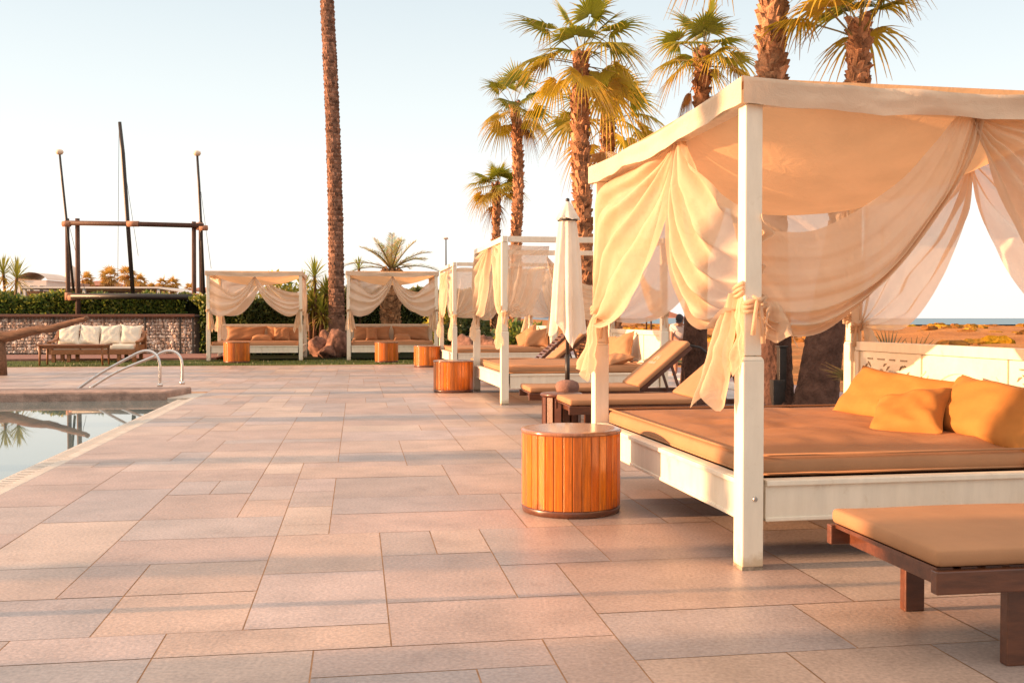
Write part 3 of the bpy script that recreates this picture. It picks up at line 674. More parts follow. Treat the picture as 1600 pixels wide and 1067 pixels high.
lawn_bed('white canopied daybed on the grass, right one of two, before the feathery palm', 681.5, 28.6, 2.48, 2.3, 2.52, 2, lawn_curtains(2.48, 2.3, 2.52, ('vee', 'vee')))
# ------------------------------------------------------------------ pillows
def pillow(label, loc, rot, w, h, t, seed, group='scatter cushions on the daybeds', mat='pillow', scale=1):
    rr = random.Random(seed); m = MB(); N = 22
    def side(sg):
        def fn(a, b):
            x, y = a * 2 - 1, b * 2 - 1
            k = max(0, (1 - x ** 4)) ** .6 * max(0, (1 - y ** 4)) ** .6
            z = sg * (t / 2 * k + .012 * k * fbm(x * 1.6 + seed, y * 1.6, sg) + .003 * k * fbm(x * 4 + seed, y * 4, sg) + .004)
            cr = math.exp(-((1 - abs(x)) * 3) ** 2) * math.exp(-((1 - abs(y)) * 3) ** 2)
            z += sg * .012 * k * math.sin(8 * (x * (1 if seed % 2 else -1) + y)) * math.exp(-(2 * (1 - max(abs(x), abs(y)))) ** 2)
            ex = 1 - .07 * (1 - y * y) * abs(x) ** 6 ; ey = 1 - .09 * (1 - x * x) * abs(y) ** 6
            return Vector((x * ex * w / 2 * (1 + .035 * cr), y * ey * h / 2 * (1 + .06 * cr), z))
        return fn
    m.grid(side(1), N, N)
    b = len(m.v); m2 = MB(); m2.grid(side(-1), N, N); m.add(m2.v, [tuple(reversed(f)) for f in m2.f])
    sm = MB(); ring = []
    for q_ in range(4):
        for e_ in range(14):
            f_ = e_ / 14 * 2 - 1; x, y = [(f_, -1), (1, f_), (-f_, 1), (-1, -f_)][q_]
            cr = math.exp(-((1 - abs(x)) * 3) ** 2) * math.exp(-((1 - abs(y)) * 3) ** 2)
            ring.append((x * (1 - .07 * (1 - y * y) * abs(x) ** 6) * w / 2 * (1 + .035 * cr), y * (1 - .09 * (1 - x * x) * abs(y) ** 6) * h / 2 * (1 + .06 * cr), 0))
    sm.tube(ring + [ring[0]], .0055, 5); o = m.build('pillow', M[mat], None, True); sm.build('piping', M[mat], o, True); o.matrix_world = Matrix.Translation(loc) @ rot.to_4x4(); o.scale = (scale,) * 3
    return tag(o, label, 'pillow', group)
def lean(heading, tilt, roll=0.0):
    """pillow frame: width along heading (about z), leaning back by tilt from vertical"""
    return Matrix.Rotation(heading, 3, 'Z') @ Matrix.Rotation(math.pi / 2 - tilt, 3, 'X') @ Matrix.Rotation(roll, 3, 'Z')
def bedpt(loc, rz, x, y, z): return Vector(loc) + Matrix.Rotation(rz, 3, 'Z') @ Vector((x, y, z))
g5 = (1.136, 4.763, 0)
# width axis along local y; facing -x (to the pool): heading = rz - 90deg
pillow('long tan bolster pillow against the carved headboard, left of the two on the nearest daybed', bedpt(g5, RZ, 1.76, 1.66, .645), lean(RZ - math.pi / 2 + R(8), R(38), R(-4)), 1.06, .42, .19, 1)
pillow('long tan bolster pillow at the right edge of the picture, on the nearest daybed', bedpt(g5, RZ, 1.72, .58, .645), lean(RZ - math.pi / 2 - R(3), R(38), R(-3)), 1.10, .42, .22, 2)
pillow('small square tan pillow leaning between the two long pillows of the nearest daybed', bedpt(g5, RZ, 1.46, 1.00, .61), lean(RZ - math.pi / 2 + R(22), R(54), R(20)), .45, .40, .17, 3)
g4 = (-.105, 13.77, 0)
pillow('brown square pillow propped at the head of the bare framed daybed, behind the lounger back', bedpt(g4, RZ, 2.02, 1.35, .72), lean(RZ - math.pi / 2 + R(20), R(25), R(16)), .62, .44, .18, 4, mat='mattress')
pillow('flat brown pillow lying in front of the propped one on the bare framed daybed', bedpt(g4, RZ, 1.70, .55, .58), lean(RZ - math.pi / 2 + R(10), R(75)), .6, .42, .14, 5, mat='mattress')
pillow('pillow half hidden by a knotted curtain at the far end of the bare framed daybed', bedpt(g4, RZ, 2.0, 2.1, .70), lean(RZ - math.pi / 2, R(25)), .7, .44, .18, 6, mat='mattress')
g3 = (-1.27, 22.0, 0)
pillow('brown pillow leaning left on the headboard of the third daybed of the row', bedpt(g3, RZ, 1.95, 1.6, .72), lean(RZ - math.pi / 2 + R(35), R(25), R(35)), .62, .46, .2, 7, mat='mattress')
pillow('lighter brown pillow leaning beside another one, just left of the slatted lounger back', bedpt(g3, RZ, 2.0, .7, .72), lean(RZ - math.pi / 2 + R(35), R(20), R(8)), .72, .46, .2, 8, mat='mattress')
def lawn_pillows(px, Y, Lg, D, seed, spec):
    loc = ((px - 800) / F * Y, Y, 0); rz = TH + math.pi / 2
    for i, (lab, fy, w, h, z, x, tl) in enumerate(spec):
        pillow(lab, bedpt(loc, rz, x, Lg * (1 - fy), z), lean(rz - math.pi / 2, R(tl)), w, h, .2, seed + i, mat='mattress')
lawn_pillows(470, 28.1, 2.52, 2.3, 20, [('long brown pillow on the left half of the left lawn daybed', .32, 1.15, .46, .73, 2.02, 22), ('long brown pillow on the right half of the left lawn daybed', .76, 1.05, .46, .73, 2.02, 22),
    ('square brown pillow standing in front of the long one on the left lawn daybed', .74, .46, .42, .72, 1.78, 20), ('brown pillow lying flat in the middle of the left lawn daybed', .52, .6, .4, .59, 1.6, 78)])
lawn_pillows(681.5, 28.6, 2.48, 2.3, 30, [('long brown pillow on the left half of the right lawn daybed', .27, 1.12, .46, .73, 2.02, 22), ('long brown pillow on the right half of the right lawn daybed', .75, 1.1, .46, .73, 2.02, 22),
    ('small tan pillow lying flat on the right lawn daybed above its drum table', .64, .5, .38, .60, 1.6, 70), ('small tan pillow standing at the left centre of the right lawn daybed', .27, .34, .4, .72, 1.76, 18)])
# ------------------------------------------------------------------ loungers. Local x: foot (0) to head; y across
def lounger(label, loc, rz, w, hinge, back, ang, seed, cushion_back=True, logo=False, seatlen=None, zt=.41):
    t = thing('sun_lounger', label, 'sun lounger', loc, rz, 'wooden sun loungers')
    ztop = zt - .065; Lg = hinge + .72
    for s in (-1, 1):
        m = MB(); m.box((Lg / 2, s * (w / 2 - .02), ztop - .042), (Lg, .04, .08)); m.build('side_rail', M['dark_wood'], t, bevel=.005)
    for x in (.10, Lg - .03): m = MB(); m.box((x, 0, ztop - .048), (.04, w - .082, .075)); m.build('end_rail', M['dark_wood'], t, bevel=.004)
    m = MB()
    for k in range(int(hinge / .09)): m.box((.05 + k * .09, 0, ztop - .006), (.06, w - .07, .016))
    m.build('slats', M['dark_wood'], t)
    for x in (.34, Lg - .28):
        for s in (-1, 1):
            m = MB(); m.box((x, s * (w / 2 - .075), (ztop - .09) / 2), (.085, .045, ztop - .09)); m.build('leg', M['dark_wood'], t, bevel=.005)
    def soft(p, h):
        if p.z > 0: p = Vector((p.x, p.y, p.z + .004 * fbm(p.x * 2, p.y * 2, seed)))
        return p
    sl_ = seatlen or hinge
    m = MB(); m.rbox((.01 + sl_ / 2, 0, zt - .03), (sl_, w - .03, .062), .022, 16, 10, 1, soft); m.build('seat_cushion', M['mattress'], t, True)
    ca, sa = math.cos(ang), math.sin(ang)
    Mx = Matrix(((ca, 0, -sa), (0, 1, 0), (sa, 0, ca)))
    b = MB(); o = Vector((hinge + .02, 0, ztop + .004))
    for s in (-1, 1): b.box(o + Mx @ Vector((back / 2, s * (w / 2 - .085), -.005)), (back, .04, .05), M=Mx)
    for k in range(int(back / .085)): b.box(o + Mx @ Vector((.05 + k * .085, 0, .020)), (.05, w - .15, .014), M=Mx)
    for s in (-1, 1):
        tp = o + Mx @ Vector((back * .62, s * (w / 2 - .13), -.03)); b.bar(tp, (tp.x + .12, tp.y, ztop - .06), .03, .03)
    b.bar((o + Mx @ Vector((back * .62, -(w / 2 - .13), -.03))), (o + Mx @ Vector((back * .62, (w / 2 - .13), -.03))), .03, .03)
    bf = b.build('back_frame', M['dark_wood'], t, bevel=.003)
    if cushion_back:
        m = MB(); m.rbox(o + Mx @ Vector((back / 2 + .01, 0, .060)), (back, w - .03, .064), .022, 14, 10, 1, soft, M=Mx); bc = m.build('back_cushion', M['mattress'], t, True)
        if logo:   # a pale printed crest with a line of lettering under it
            lg = MB(); c0 = o + Mx @ Vector((back * .56, 0, .0962))
            for k in range(9):
                a = math.pi * (k / 8 - .5) * 1.0; r0, r1 = .03, .095 - .03 * abs(k - 4) / 4
                p0 = Vector((r0 * math.cos(a), r0 * 1.3 * math.sin(a), 0)); p1 = Vector((r1 * math.cos(a), r1 * 1.5 * math.sin(a), 0)); n_ = Vector((-math.sin(a), math.cos(a), 0)) * .006
                lg.add([c0 + Mx @ q for q in (p0 - n_, p0 + n_, p1 + n_ * .3, p1 - n_ * .3)], [(0, 1, 2, 3)])
            for k in range(8):
                y = -.13 + k * .035; h_ = .028 + .008 * ((k * 5) % 3)
                lg.add([c0 + Mx @ Vector(q) for q in ((-.08, y, 0), (-.08, y + .02, 0), (-.08 + h_, y + .02, 0), (-.08 + h_, y, 0))], [(0, 1, 2, 3)])
            lg.build('printed_crest', M['logo'], bc)
    return t
lounger('dark wooden sun lounger with a brown cushion, cut off by the bottom right corner', (1.36, 3.70, 0), R(8.6), .80, 1.35, .78, R(28), 1, zt=.42)
lounger('wooden sun lounger with a raised backrest glowing orange, just behind the nearest daybed', (.50, 9.98, 0), R(8.0), .76, 1.28, .80, R(40), 2)
lounger('wooden sun lounger with a pale crest on its raised backrest, before the bare framed daybed', (.14, 11.68, 0), R(8.5), .74, 1.30, .80, R(40), 3, logo=True)
lounger('wooden sun lounger with a raised cushioned backrest, seen beyond the bare framed daybed', (-.62, 18.0, 0), R(8.5), .74, 1.30, .80, R(40), 4)
lounger('sun lounger whose raised slatted backrest has no cushion, beyond the bare framed daybed', (-.78, 19.4, 0), R(8.5), .74, 1.24, .80, R(42), 5, cushion_back=False)
# ------------------------------------------------------------------ closed parasol and its little stool
pu = AT(886.5, 612, 10.85); t = thing('parasol', 'closed cream parasol on a dark pole with a round weight, between the loungers', 'parasol', (pu.x, pu.y, 0))
m = MB(); m.tube([(0, 0, .4), (0, 0, 1.6), (0, 0, 2.48)], .020, 10); m.tube([(0, 0, .5), (0, 0, .8)], .027, 10); m.build('pole', M['black_metal'], t, True)
m = MB(); m.lathe([(.16, 0), (.165, .02), (.125, .05), (.115, .40), (.125, .42), (.13, .46), (.115, .50), (.06, .525), (.02, .53)], n=22); m.build('base', M['concrete'], t, True)
m = MB(); m.lathe([(.014, 2.46), (.022, 2.475), (.020, 2.495), (0, 2.505)], n=12); m.build('finial', M['black_metal'], t, True)
m = MB()
def skirt(a, b):
    an = a * 2 * math.pi; z1 = 1.10 - .07 * math.sin(an * 4 + 1) + .16 * max(0, math.cos(an + 1.2)) ** 3 * -1 + .03 * math.sin(an * 7)
    z = lerp(2.27, z1, b); r = lerp(.085, .165, b ** .75); fl = math.sin(an * 8 + .5 * math.sin(b * 3) + .8)
    r *= 1 + (.10 + .16 * b) * fl + .08 * fbm(math.cos(an) * 2, math.sin(an) * 2, b * 2)
    return Vector((r * math.cos(an), r * .9 * math.sin(an), z))
m.grid(skirt, 120, 26)
cn = m.build('canopy', M['parasol'], t, True)
m = MB()
def vent(a, b):
    an = a * 2 * math.pi; z = lerp(2.465, 2.275, b) - .012 * math.sin(an * 4) * b; r = lerp(.02, .125, b ** .85) * (1 + .12 * b * math.sin(an * 8 + .6))
    return Vector((r * math.cos(an), r * math.sin(an), z))
m.grid(vent, 80, 12); m.build('vent', M['parasol'], cn, True)
m = MB(); m.tube([(.10 * math.cos(a), .09 * math.sin(a), 2.262) for a in [2 * math.pi * k / 24 for k in range(25)]], .012, 6); m.build('gap_ring', M['black_metal'], cn, True)  # dark ring standing in for the shaded gap under the vent
s_ = AT(877, 612, 10.52); t = thing('stool', 'low round dark wooden stool beneath the closed parasol', 'stool', (s_.x, s_.y, 0))
m = MB(); m.lathe([(.0, .37), (.205, .372), (.222, .385), (.225, .40), (.21, .412), (.0, .414)], n=30); m.build('seat', M['dark_wood'], t, True)
m = MB(); 
for k in range(14):
    a = 2 * math.pi * k / 14; m.box((.19 * math.cos(a), .19 * math.sin(a), .185), (.03, .07, .37), rz=a)
m.build('stave_legs', M['dark_wood'], t); 
# ------------------------------------------------------------------ palms
def curve3(pts, n):
    return [poly(pts, i / n) for i in range(n + 1)]
def trunk_mesh(path, r0, r1, n, boots, seed, boot=(.16, .12, .05), flarebase=.25, tone=(1, 1, 1), ang0=0.0):
    rr = random.Random(seed); P = curve3(path, n); m = MB()
    L = sum((P[i + 1] - P[i]).length for i in range(n))
    rad = [lerp(r0, r1, (i / n) ** .6) * (1 + flarebase * max(0, 1 - i / n * 9)) * (1 + .05 * fbm(i * .5, seed)) for i in range(n + 1)]
    m.tube(P, rad, 20, True, tuple(.8 * t for t in tone))
    if boots:
        bl, bw, bo = boot; z0 = boots; rows = int(L * (1 - z0) / (bl * .55)); per = max(5, int(2 * math.pi * r1 / (bw * .85)))
        for i in range(rows):
            f = z0 + (1 - z0) * i / rows; p = poly(path, f); p2 = poly(path, min(1, f + .02)); ax = (p2 - p).normalized() if f < .98 else Vector((0, 0, 1))
            r = lerp(r0, r1, f ** .6)
            for k in range(per):
                a = 2 * math.pi * (k + .5 * (i % 2) + rr.uniform(-.22, .22)) / per
                o = (Vector((math.cos(a), math.sin(a), 0))); o = (o - ax * o.dot(ax)).normalized(); sd_ = ax.cross(o)
                l = bl * rr.uniform(.5, 1.45); w = bw * rr.uniform(.65, 1.25); out = bo * rr.uniform(.2, 1.9); tw = rr.uniform(-.06, .06)
                if rr.random() < .08: continue
                b0 = p + o * (r * .96); tp = p + ax * l + o * (r + out) + sd_ * tw
                q = rr.uniform(.55, 1.35); c = tuple(q * t for t in tone)
                vs = [b0 - sd_ * w / 2, b0 + sd_ * w / 2, tp + sd_ * w * .33, tp - sd_ * w * .33, b0 + ax * l * .55 - sd_ * w / 2 - o * .01, b0 + ax * l * .55 + sd_ * w / 2 - o * .01, tp - o * (out + .03) + ax * .02]
                m.add(vs, [(0, 1, 2, 3), (1, 5, 2), (0, 3, 4), (3, 2, 6), (2, 5, 6), (3, 6, 4)], c)
    return m
def fan_leaf(m, base, az, el, Lp, Rb, seg, rr, cols, droop=.5, width=.012, span=115):
    d = Vector((math.cos(az) * math.cos(el), math.sin(az) * math.cos(el), math.sin(el))); side = Vector((-math.sin(az), math.cos(az), 0))
    pts = [base + d * Lp * q - Vector((0, 0, 1)) * (.10 * Lp * q * q * max(.2, math.cos(el))) for q in (0, .35, .7, 1)]
    m.tube(pts, [width * 1.6, width, width, width * .8], 4, False, cols[2])
    c = pts[-1]; d2 = (pts[-1] - pts[-2]).normalized()
    d2 = (d2 - Vector((0, 0, 1)) * .35 * max(0, math.cos(el))).normalized(); nrm = d2.cross(side).normalized() * -1
    tw = rr.uniform(-.5, .5); sd2 = (side * math.cos(tw) + nrm * math.sin(tw)).normalized(); nrm = sd2.cross(d2)
    if nrm.z < 0: nrm = -nrm
    dphi = R(span) * 2 / seg
    for k in range(seg):
        ph = -R(span) + dphi * (k + .5); ln = Rb * (.82 + .18 * math.cos(ph)) * rr.uniform(.86, 1.06)
        dr = d2 * math.cos(ph) + sd2 * math.sin(ph); lat = -d2 * math.sin(ph) + sd2 * math.cos(ph)
        cup = nrm * .10 * Rb
        fr = rr.uniform(.5, 1.9) * droop
        rows = []
        for q, wq in ((.05, 1.0), (.42, 1.0), (.62, .66), (.82, .28), (1.0, .02)):
            r = ln * q; wd = (Rb * min(q, .42) * dphi * .53 * wq + .002)
            p = c + dr * r + cup * (1 - abs(math.cos(ph))) * q * .5 - Vector((0, 0, 1)) * fr * ln * max(0, q - .35) ** 1.7
            z = nrm * .25 * wd
            rows.append((p - lat * wd + z, p - z, p + lat * wd + z))
        tip = rr.random()
        for i in range(4):
            a, b = rows[i], rows[i + 1]; cc = cols[0] if i < 2 else (cols[1] if i == 2 or tip > .5 else cols[3])
            m.add([a[0], a[1], a[2], b[0], b[1], b[2]], [(0, 1, 4, 3), (1, 2, 5, 4)], cc)
def fan_palm(label, path, r0, r1, Lp, Rb, nleaf, seed, boots=.02, boot=(.15, .12, .05), seg=32, dead=7, group='fan palms along the seaward side', tone=(1.3, 1.15, 1.05), nt=30, el_lo=-35, smooth_low=None, sunlit_tint=None):
    rr = random.Random(seed); base = Vector(path[0]); t = thing('fan_palm', label, 'palm tree', base, 0, group)
    lp = [Vector(p) - base for p in path]
    if smooth_low:      # lower trunk of matted fibre, upper trunk with old leaf bases
        k = smooth_low; P = [poly(lp, k * i / 6) for i in range(7)]
        m = MB(); n = 60; N = 40
        def tf(a, b):
            p = poly(P, b); r = lerp(r0, lerp(r0, r1, k ** .6), b) * (1 + .10 * max(0, 1 - b * 7))
            an = a * 2 * math.pi
            r += .010 * abs(math.sin(an * 11 + b * 38)) * abs(math.sin(an * 11 - b * 38)) + .008 * fbm(math.cos(an) * 3, math.sin(an) * 3, b * 20)
            return p + Vector((math.cos(an), math.sin(an), 0)) * r
        m.grid(tf, 110, 120, (.9, .9, .9)); lo = m.build('lower_trunk', M['fibre'], t, True)
        up = [poly(lp, k + (1 - k) * i / 5) for i in range(6)]
        m = trunk_mesh(up, lerp(r0, r1, k ** .6), r1, 24, .001, seed, boot, 0, tone); m.build('trunk', M['bark'], t)
    else:
        m = trunk_mesh(lp, r0, r1, nt, boots, seed, boot, .25, tone); m.build('trunk', M['bark'], t)
    m = MB(); top = lp[-1]
    for i in range(nleaf):
        f = (i + .5) / nleaf; el = R(lerp(82, el_lo, f ** .8) + rr.uniform(-10, 10)); az = i * 2.39996 + rr.uniform(-.25, .25)
        q = rr.uniform(.75, 1.25); y = max(0, f - .45) * 1.4
        g = (lerp(.24, .70, y) * q, lerp(.26, .43, y) * q, lerp(.018, .025, y) * q); tipc = (lerp(.62, .82, y) * q, lerp(.44, .46, y) * q, .035 * q)
        cols = (g, tuple((a + b) / 2 for a, b in zip(g, tipc)), (.34 * q, .26 * q, .06 * q), (.42 * q, .27 * q, .12 * q))
        if sunlit_tint: cols = tuple(tuple(sunlit_tint[k] * q * (1 if j else .8) for k in range(3)) for j in range(4))  # sunset orange put into the leaf colour of the far palms
        fan_leaf(m, top + Vector((0, 0, -.25 * f)), az, el, Lp * rr.uniform(.8, 1.15), Rb * rr.uniform(.85, 1.1), seg, rr, cols, droop=lerp(.25, 1.0, f))
    for i in range(dead):
        az = rr.random() * 6.28; q = rr.uniform(.7, 1.2); c = (.36 * q, .19 * q, .055 * q)
        fan_leaf(m, top + Vector((0, 0, -.3)), az, R(rr.uniform(-75, -48)), Lp * .8, Rb * .85, seg, rr, (c, c, c, c), droop=1.2, span=80)
    m.build('crown', M['fan'], t)
    return t
def pz(px, py, Y): return AT(px, py, Y)
def path_px(base, pts, Y):
    return [base] + [AT(x, y, Y) for x, y in pts]
b = G(903, 570); 
pA = [Vector((AT(914, 497, 20).x, 20, 0)), AT(912, 380, 20), AT(907, 230, 20), AT(906, 150, 20), AT(908, 88, 20)]
fan_palm('tallest fan palm with a thick booted trunk, right behind the closed parasol', pA, .19, .135, .82, .94, 17, 1, seg=34, dead=0, el_lo=-18, boot=(.15, .11, .045))
pB = [Vector((AT(958, 497, 24).x, 24, 0)), AT(956, 380, 24), AT(950, 265, 24), AT(951, 178, 24)]
fan_palm('fan palm with drooping yellow fronds behind the top left corner of the nearest daybed', pB, .20, .125, .85, .98, 15, 2, dead=1, el_lo=-22, boot=(.15, .12, .05))
pC = [Vector((AT(805, 497, 33).x, 33, 0)), AT(806, 385, 33), AT(810, 290, 33), AT(807, 200, 33), AT(804, 165, 33)]
fan_palm('slender fan palm with a ragged crown, left of the tallest one', pC, .19, .13, .75, .88, 15, 3, dead=1, el_lo=-25, boot=(.17, .14, .05))
pD = [Vector((AT(775, 497, 38).x, 38, 0)), AT(775, 370, 38), AT(776, 318, 38), AT(775, 290, 38)]
fan_palm('smallest fan palm with a round low crown, left end of the palm row', pD, .17, .12, .6, .85, 18, 4, dead=1, el_lo=-15, boot=(.15, .12, .04))
pE = [G(1084, 606), AT(1088, 470, 16.9), AT(1094, 300, 16.9), AT(1096, 160, 16.9), AT(1098, 82, 16.9)]
fan_palm('fan palm left of the canopy corner, a black hose looped on its lower trunk', pE, .22, .10, .5, .66, 14, 5, dead=2, el_lo=-12, smooth_low=.55, boot=(.12, .09, .04))
pF = [G(1213, 640), AT(1210, 480, 13.4), AT(1206, 250, 13.4), AT(1206, 80, 13.4), AT(1210, -150, 13.4)]
fan_palm('stout fan palm with big pale leaf bases, its crown above the picture', pF, .22, .15, .75, .85, 18, 6, dead=0, smooth_low=.42, boot=(.14, .11, .045), tone=(1.5, 1.45, 1.4), el_lo=-12)
pG = [G(1272, 645), AT(1290, 520, 12.7), AT(1316, 350, 12.7), AT(1338, 170, 12.7), AT(1342, 38, 12.7)]
fan_palm('leaning fan palm behind the canopy, rightmost of the palms, with a red brown upper trunk', pG, .27, .115, .70, .82, 13, 7, dead=0, smooth_low=.5, boot=(.11, .09, .035), el_lo=24)
m = MB(); hc = AT(1080, 560, 16.6)
m.tube([AT(1062, 541, 16.75), AT(1076, 539, 16.60), AT(1094, 543, 16.60), AT(1106, 553, 16.75), AT(1111, 566, 17.0), AT(1112, 600, 17.1)], .022, 7)
tag(m.build('hose', M['hose'], None, True), 'black hose looped round the fibrous palm trunk behind the loungers', 'hose')
# very tall palm by the boulders, crown above the picture
bt = AT(527, 548, 33.2); bt.z = 0
tp = [bt, AT(526, 500, 33.2), AT(524, 330, 33.2), AT(518, 150, 33.2), AT(511, 0, 33.2), AT(502, -240, 33.2)]
t = thing('date_palm', 'very tall palm with a bare ringed trunk rising out of the picture, by the boulders', 'palm tree', bt)
lp = [p - bt for p in tp]; m = trunk_mesh(lp, .27, .20, 70, .0, 9, (.13, .13, .03), .15, (1, 1, 1))
rr = random.Random(77); L = lp[-1].z; k = 0
for i in range(int(L / .125)):
    f = min(1, (i * .125 + rr.uniform(-.03, .03)) / L) if i else 0; p = poly(lp, f); r = lerp(.27, .20, f ** .6)
    for kk in range(15):
        a = 2 * math.pi * (kk + .5 * (i % 2) + rr.uniform(-.2, .2)) / 15; o = Vector((math.cos(a), math.sin(a), 0)); s_ = Vector((-o.y, o.x, 0)); q = rr.uniform(.45, 1.5)
        if rr.random() < .12: continue
        w = .055 * rr.uniform(.55, 1.5); ot = rr.uniform(.002, .034)
        m.add([p + o * r - s_ * w, p + o * r + s_ * w, p + o * (r + ot) + s_ * w * .8 + Vector((0, 0, .07)), p + o * (r + ot) - s_ * w * .8 + Vector((0, 0, .07)), p + o * r + Vector((0, 0, .115)) - s_ * w * .6, p + o * r + Vector((0, 0, .115)) + s_ * w * .6],
              [(0, 1, 2, 3), (3, 2, 5, 4), (1, 5, 2), (0, 3, 4)], (q, q * .95, q * .92))
m.build('trunk', M['ring_bark'], t)
def frond(m, base, az, el, L, rr, col, curl=.55, nl=38, ll=.42):
    d = Vector((math.cos(az) * math.cos(el), math.sin(az) * math.cos(el), math.sin(el))); side = Vector((-math.sin(az), math.cos(az), 0)); P = []
    for i in range(nl + 1):
        q = i / nl; P.append(base + d * L * q - Vector((0, 0, 1)) * curl * L * q ** 2.2 * max(.25, math.cos(el)))
    m.tube(P[::3], [.028 * (1 - .8 * i / len(P[::3])) + .003 for i in range(len(P[::3]))], 4, False, (.32, .24, .09))
    for i in range(3, nl):
        q = i / nl; tn = (P[i + 1] - P[i]).normalized(); up = side.cross(tn); up = up if up.z > 0 else -up
        for s in (-1, 1):
            l = ll * (math.sin(math.pi * (q * .85 + .12)) ** .6) * rr.uniform(.8, 1.1); dr = (tn * .75 + side * s * .75 + up * rr.uniform(.1, .5)).normalized()
            w = tn * .014; a = P[i]; e = a + dr * l - Vector((0, 0, 1)) * .1 * l; c = tuple(x * rr.uniform(.7, 1.3) for x in col); mid = (a + e) / 2 + up * .01
            m.add([a - w * .6, a + w * .6, mid + w, mid - w, e], [(0, 1, 2, 3), (3, 2, 4)], c)
m = MB(); rr = random.Random(6)
for i in range(34): frond(m, lp[-1], i * 2.4, R(lerp(80, -30, i / 34)), 3.0, rr, (.14, .15, .04), nl=26)
m.build('crown', M['fan'], t)
bt = AT(610, 540, 34.0); bt.z = 0; t = thing('date_palm', 'low feathery date palm with arching fronds behind the right lawn daybed', 'palm tree', bt)
lp = [Vector((0, 0, 0)), AT(611, 470, 34) - bt, AT(612, 425, 34) - bt]; m = trunk_mesh(lp, .30, .30, 20, .02, 12, (.16, .13, .06), .1, (1.3, 1.25, 1.1)); m.build('trunk', M['bark'], t)
m = MB(); rr = random.Random(8)
for i, (az, el, L) in enumerate([(178, 30, 1.75), (165, 52, 1.6), (150, 66, 1.5), (200, 20, 1.6), (60, 74, 1.3), (20, 62, 1.5), (5, 45, 1.65), (-10, 22, 1.85), (30, 40, 1.5), (-60, 60, 1.5), (-110, 55, 1.5), (240, 45, 1.6), (-35, 35, 1.6), (100, 60, 1.4), (-80, 80, 1.3), (70, 30, 1.5)]):
    frond(m, lp[-1] + Vector((0, 0, .05)), R(az), R(el - 4), L * 1.1, rr, (.58, .49, .17), curl=.42, nl=34, ll=.36)
m.build('crown', M['fan'], t)
# ------------------------------------------------------------------ shrubs, hedge, yuccas
def leafy(m, cfun, n, size, rr, cols):
    for k in range(n):
        p, out = cfun(rr); s = size * rr.uniform(.6, 1.4)
        a = Vector((rr.gauss(0, 1), rr.gauss(0, 1), rr.gauss(0, 1))).normalized(); d = (out + a * .9).normalized(); sd_ = d.orthogonal().normalized()
        sd_ = (Matrix.Rotation(rr.random() * 6.28, 3, d) @ sd_)
        q = rr.uniform(.6, 1.35); c = tuple(x * q for x in rr.choice(cols))
        m.add([p, p + d * s * .5 + sd_ * s * .26, p + d * s, p + d * s * .5 - sd_ * s * .26], [(0, 1, 2, 3)], c)
def hedge(name, label, a, b, h, w, n, seed, cols, size=.13, z0=0.0, cat='hedge', group=None):
    rr = random.Random(seed); a = Vector(a); b = Vector(b); d = b - a; L = d.length; dn_ = d.normalized(); nr = Vector((-dn_.y, dn_.x, 0))
    t = thing(name, label, cat, (a.x, a.y, 0), 0, group); m = MB()
    top = lambda s: h * (1 + .10 * fbm(s * L * .8, seed) + .05 * fbm(s * L * 3, seed + 4))
    def cf(r):
        s = r.random(); side = r.random(); hh = top(s)
        if side < .55: return dn_ * s * L + nr * (-w / 2 + abs(r.gauss(0, .07))) + Vector((0, 0, z0 + (hh - z0) * r.random())), -nr + Vector((0, 0, .5))
        return dn_ * s * L + nr * w * r.uniform(-.5, .5) + Vector((0, 0, hh - abs(r.gauss(0, .06)))), Vector((0, 0, 1))
    leafy(m, cf, n, size, rr, cols)
    def cf2(r):
        s = r.random(); return dn_ * s * L + nr * w * r.uniform(-.5, .3) + Vector((0, 0, top(s) + r.uniform(-.06, .06))), Vector((0, 0, 1))
    leafy(m, cf2, n // 6, size * 1.15, rr, cols + [(.30, .30, .04), (.42, .34, .05)]); m.build('leaves', M['leaf'], t)  # sunlight on the hedge top put into these leaf colours
    m = MB(); m.grid(lambda s, q: dn_ * s * L + nr * (-w / 2 + .06 + (w - .12) * min(1, max(0, (q - .33) * 3))) + Vector((0, 0, (z0 if q in (0, 1) else top(s) - .08))), 40, 3); m.build('dark_core', M['core'], t)  # plain near-black sheet filling the hedge behind its leaves
    return t
GREEN = [(0.118, 0.197, 0.032), (0.158, 0.223, 0.039), (0.091, 0.144, 0.032), (0.237, 0.262, 0.048), (0.342, 0.342, 0.053)]
YEL_LIT = [(0.52, 0.442, 0.052), (0.338, 0.364, 0.065), (0.234, 0.286, 0.052), (0.676, 0.546, 0.078)]  # yellows brightened so that sunlight sits in the leaf colour
DK = [(0.067, 0.101, 0.027), (0.101, 0.134, 0.031), (0.134, 0.157, 0.045), (0.179, 0.179, 0.045)]
hedge('hedge', 'long clipped green hedge above the stone filled wall', AT(-40, 480, 35.4), AT(296, 480, 35.4), 1.93, .9, 9000, 1, GREEN, z0=1.2)
hedge('hedge', 'dark green bush reaching the ground between the stone wall and the left lawn daybed', AT(304, 480, 33.5), AT(372, 480, 34.5), 1.85, 1.0, 3800, 2, GREEN)
hedge('hedge', 'dark hedge behind the left lawn daybed', AT(372, 480, 33.0), AT(476, 480, 33.4), 1.72, .9, 5000, 3, DK)
hedge('hedge', 'dark hedge behind the right lawn daybed', AT(532, 480, 36.2), AT(760, 480, 38), 2.1, 1.0, 7000, 4, DK)
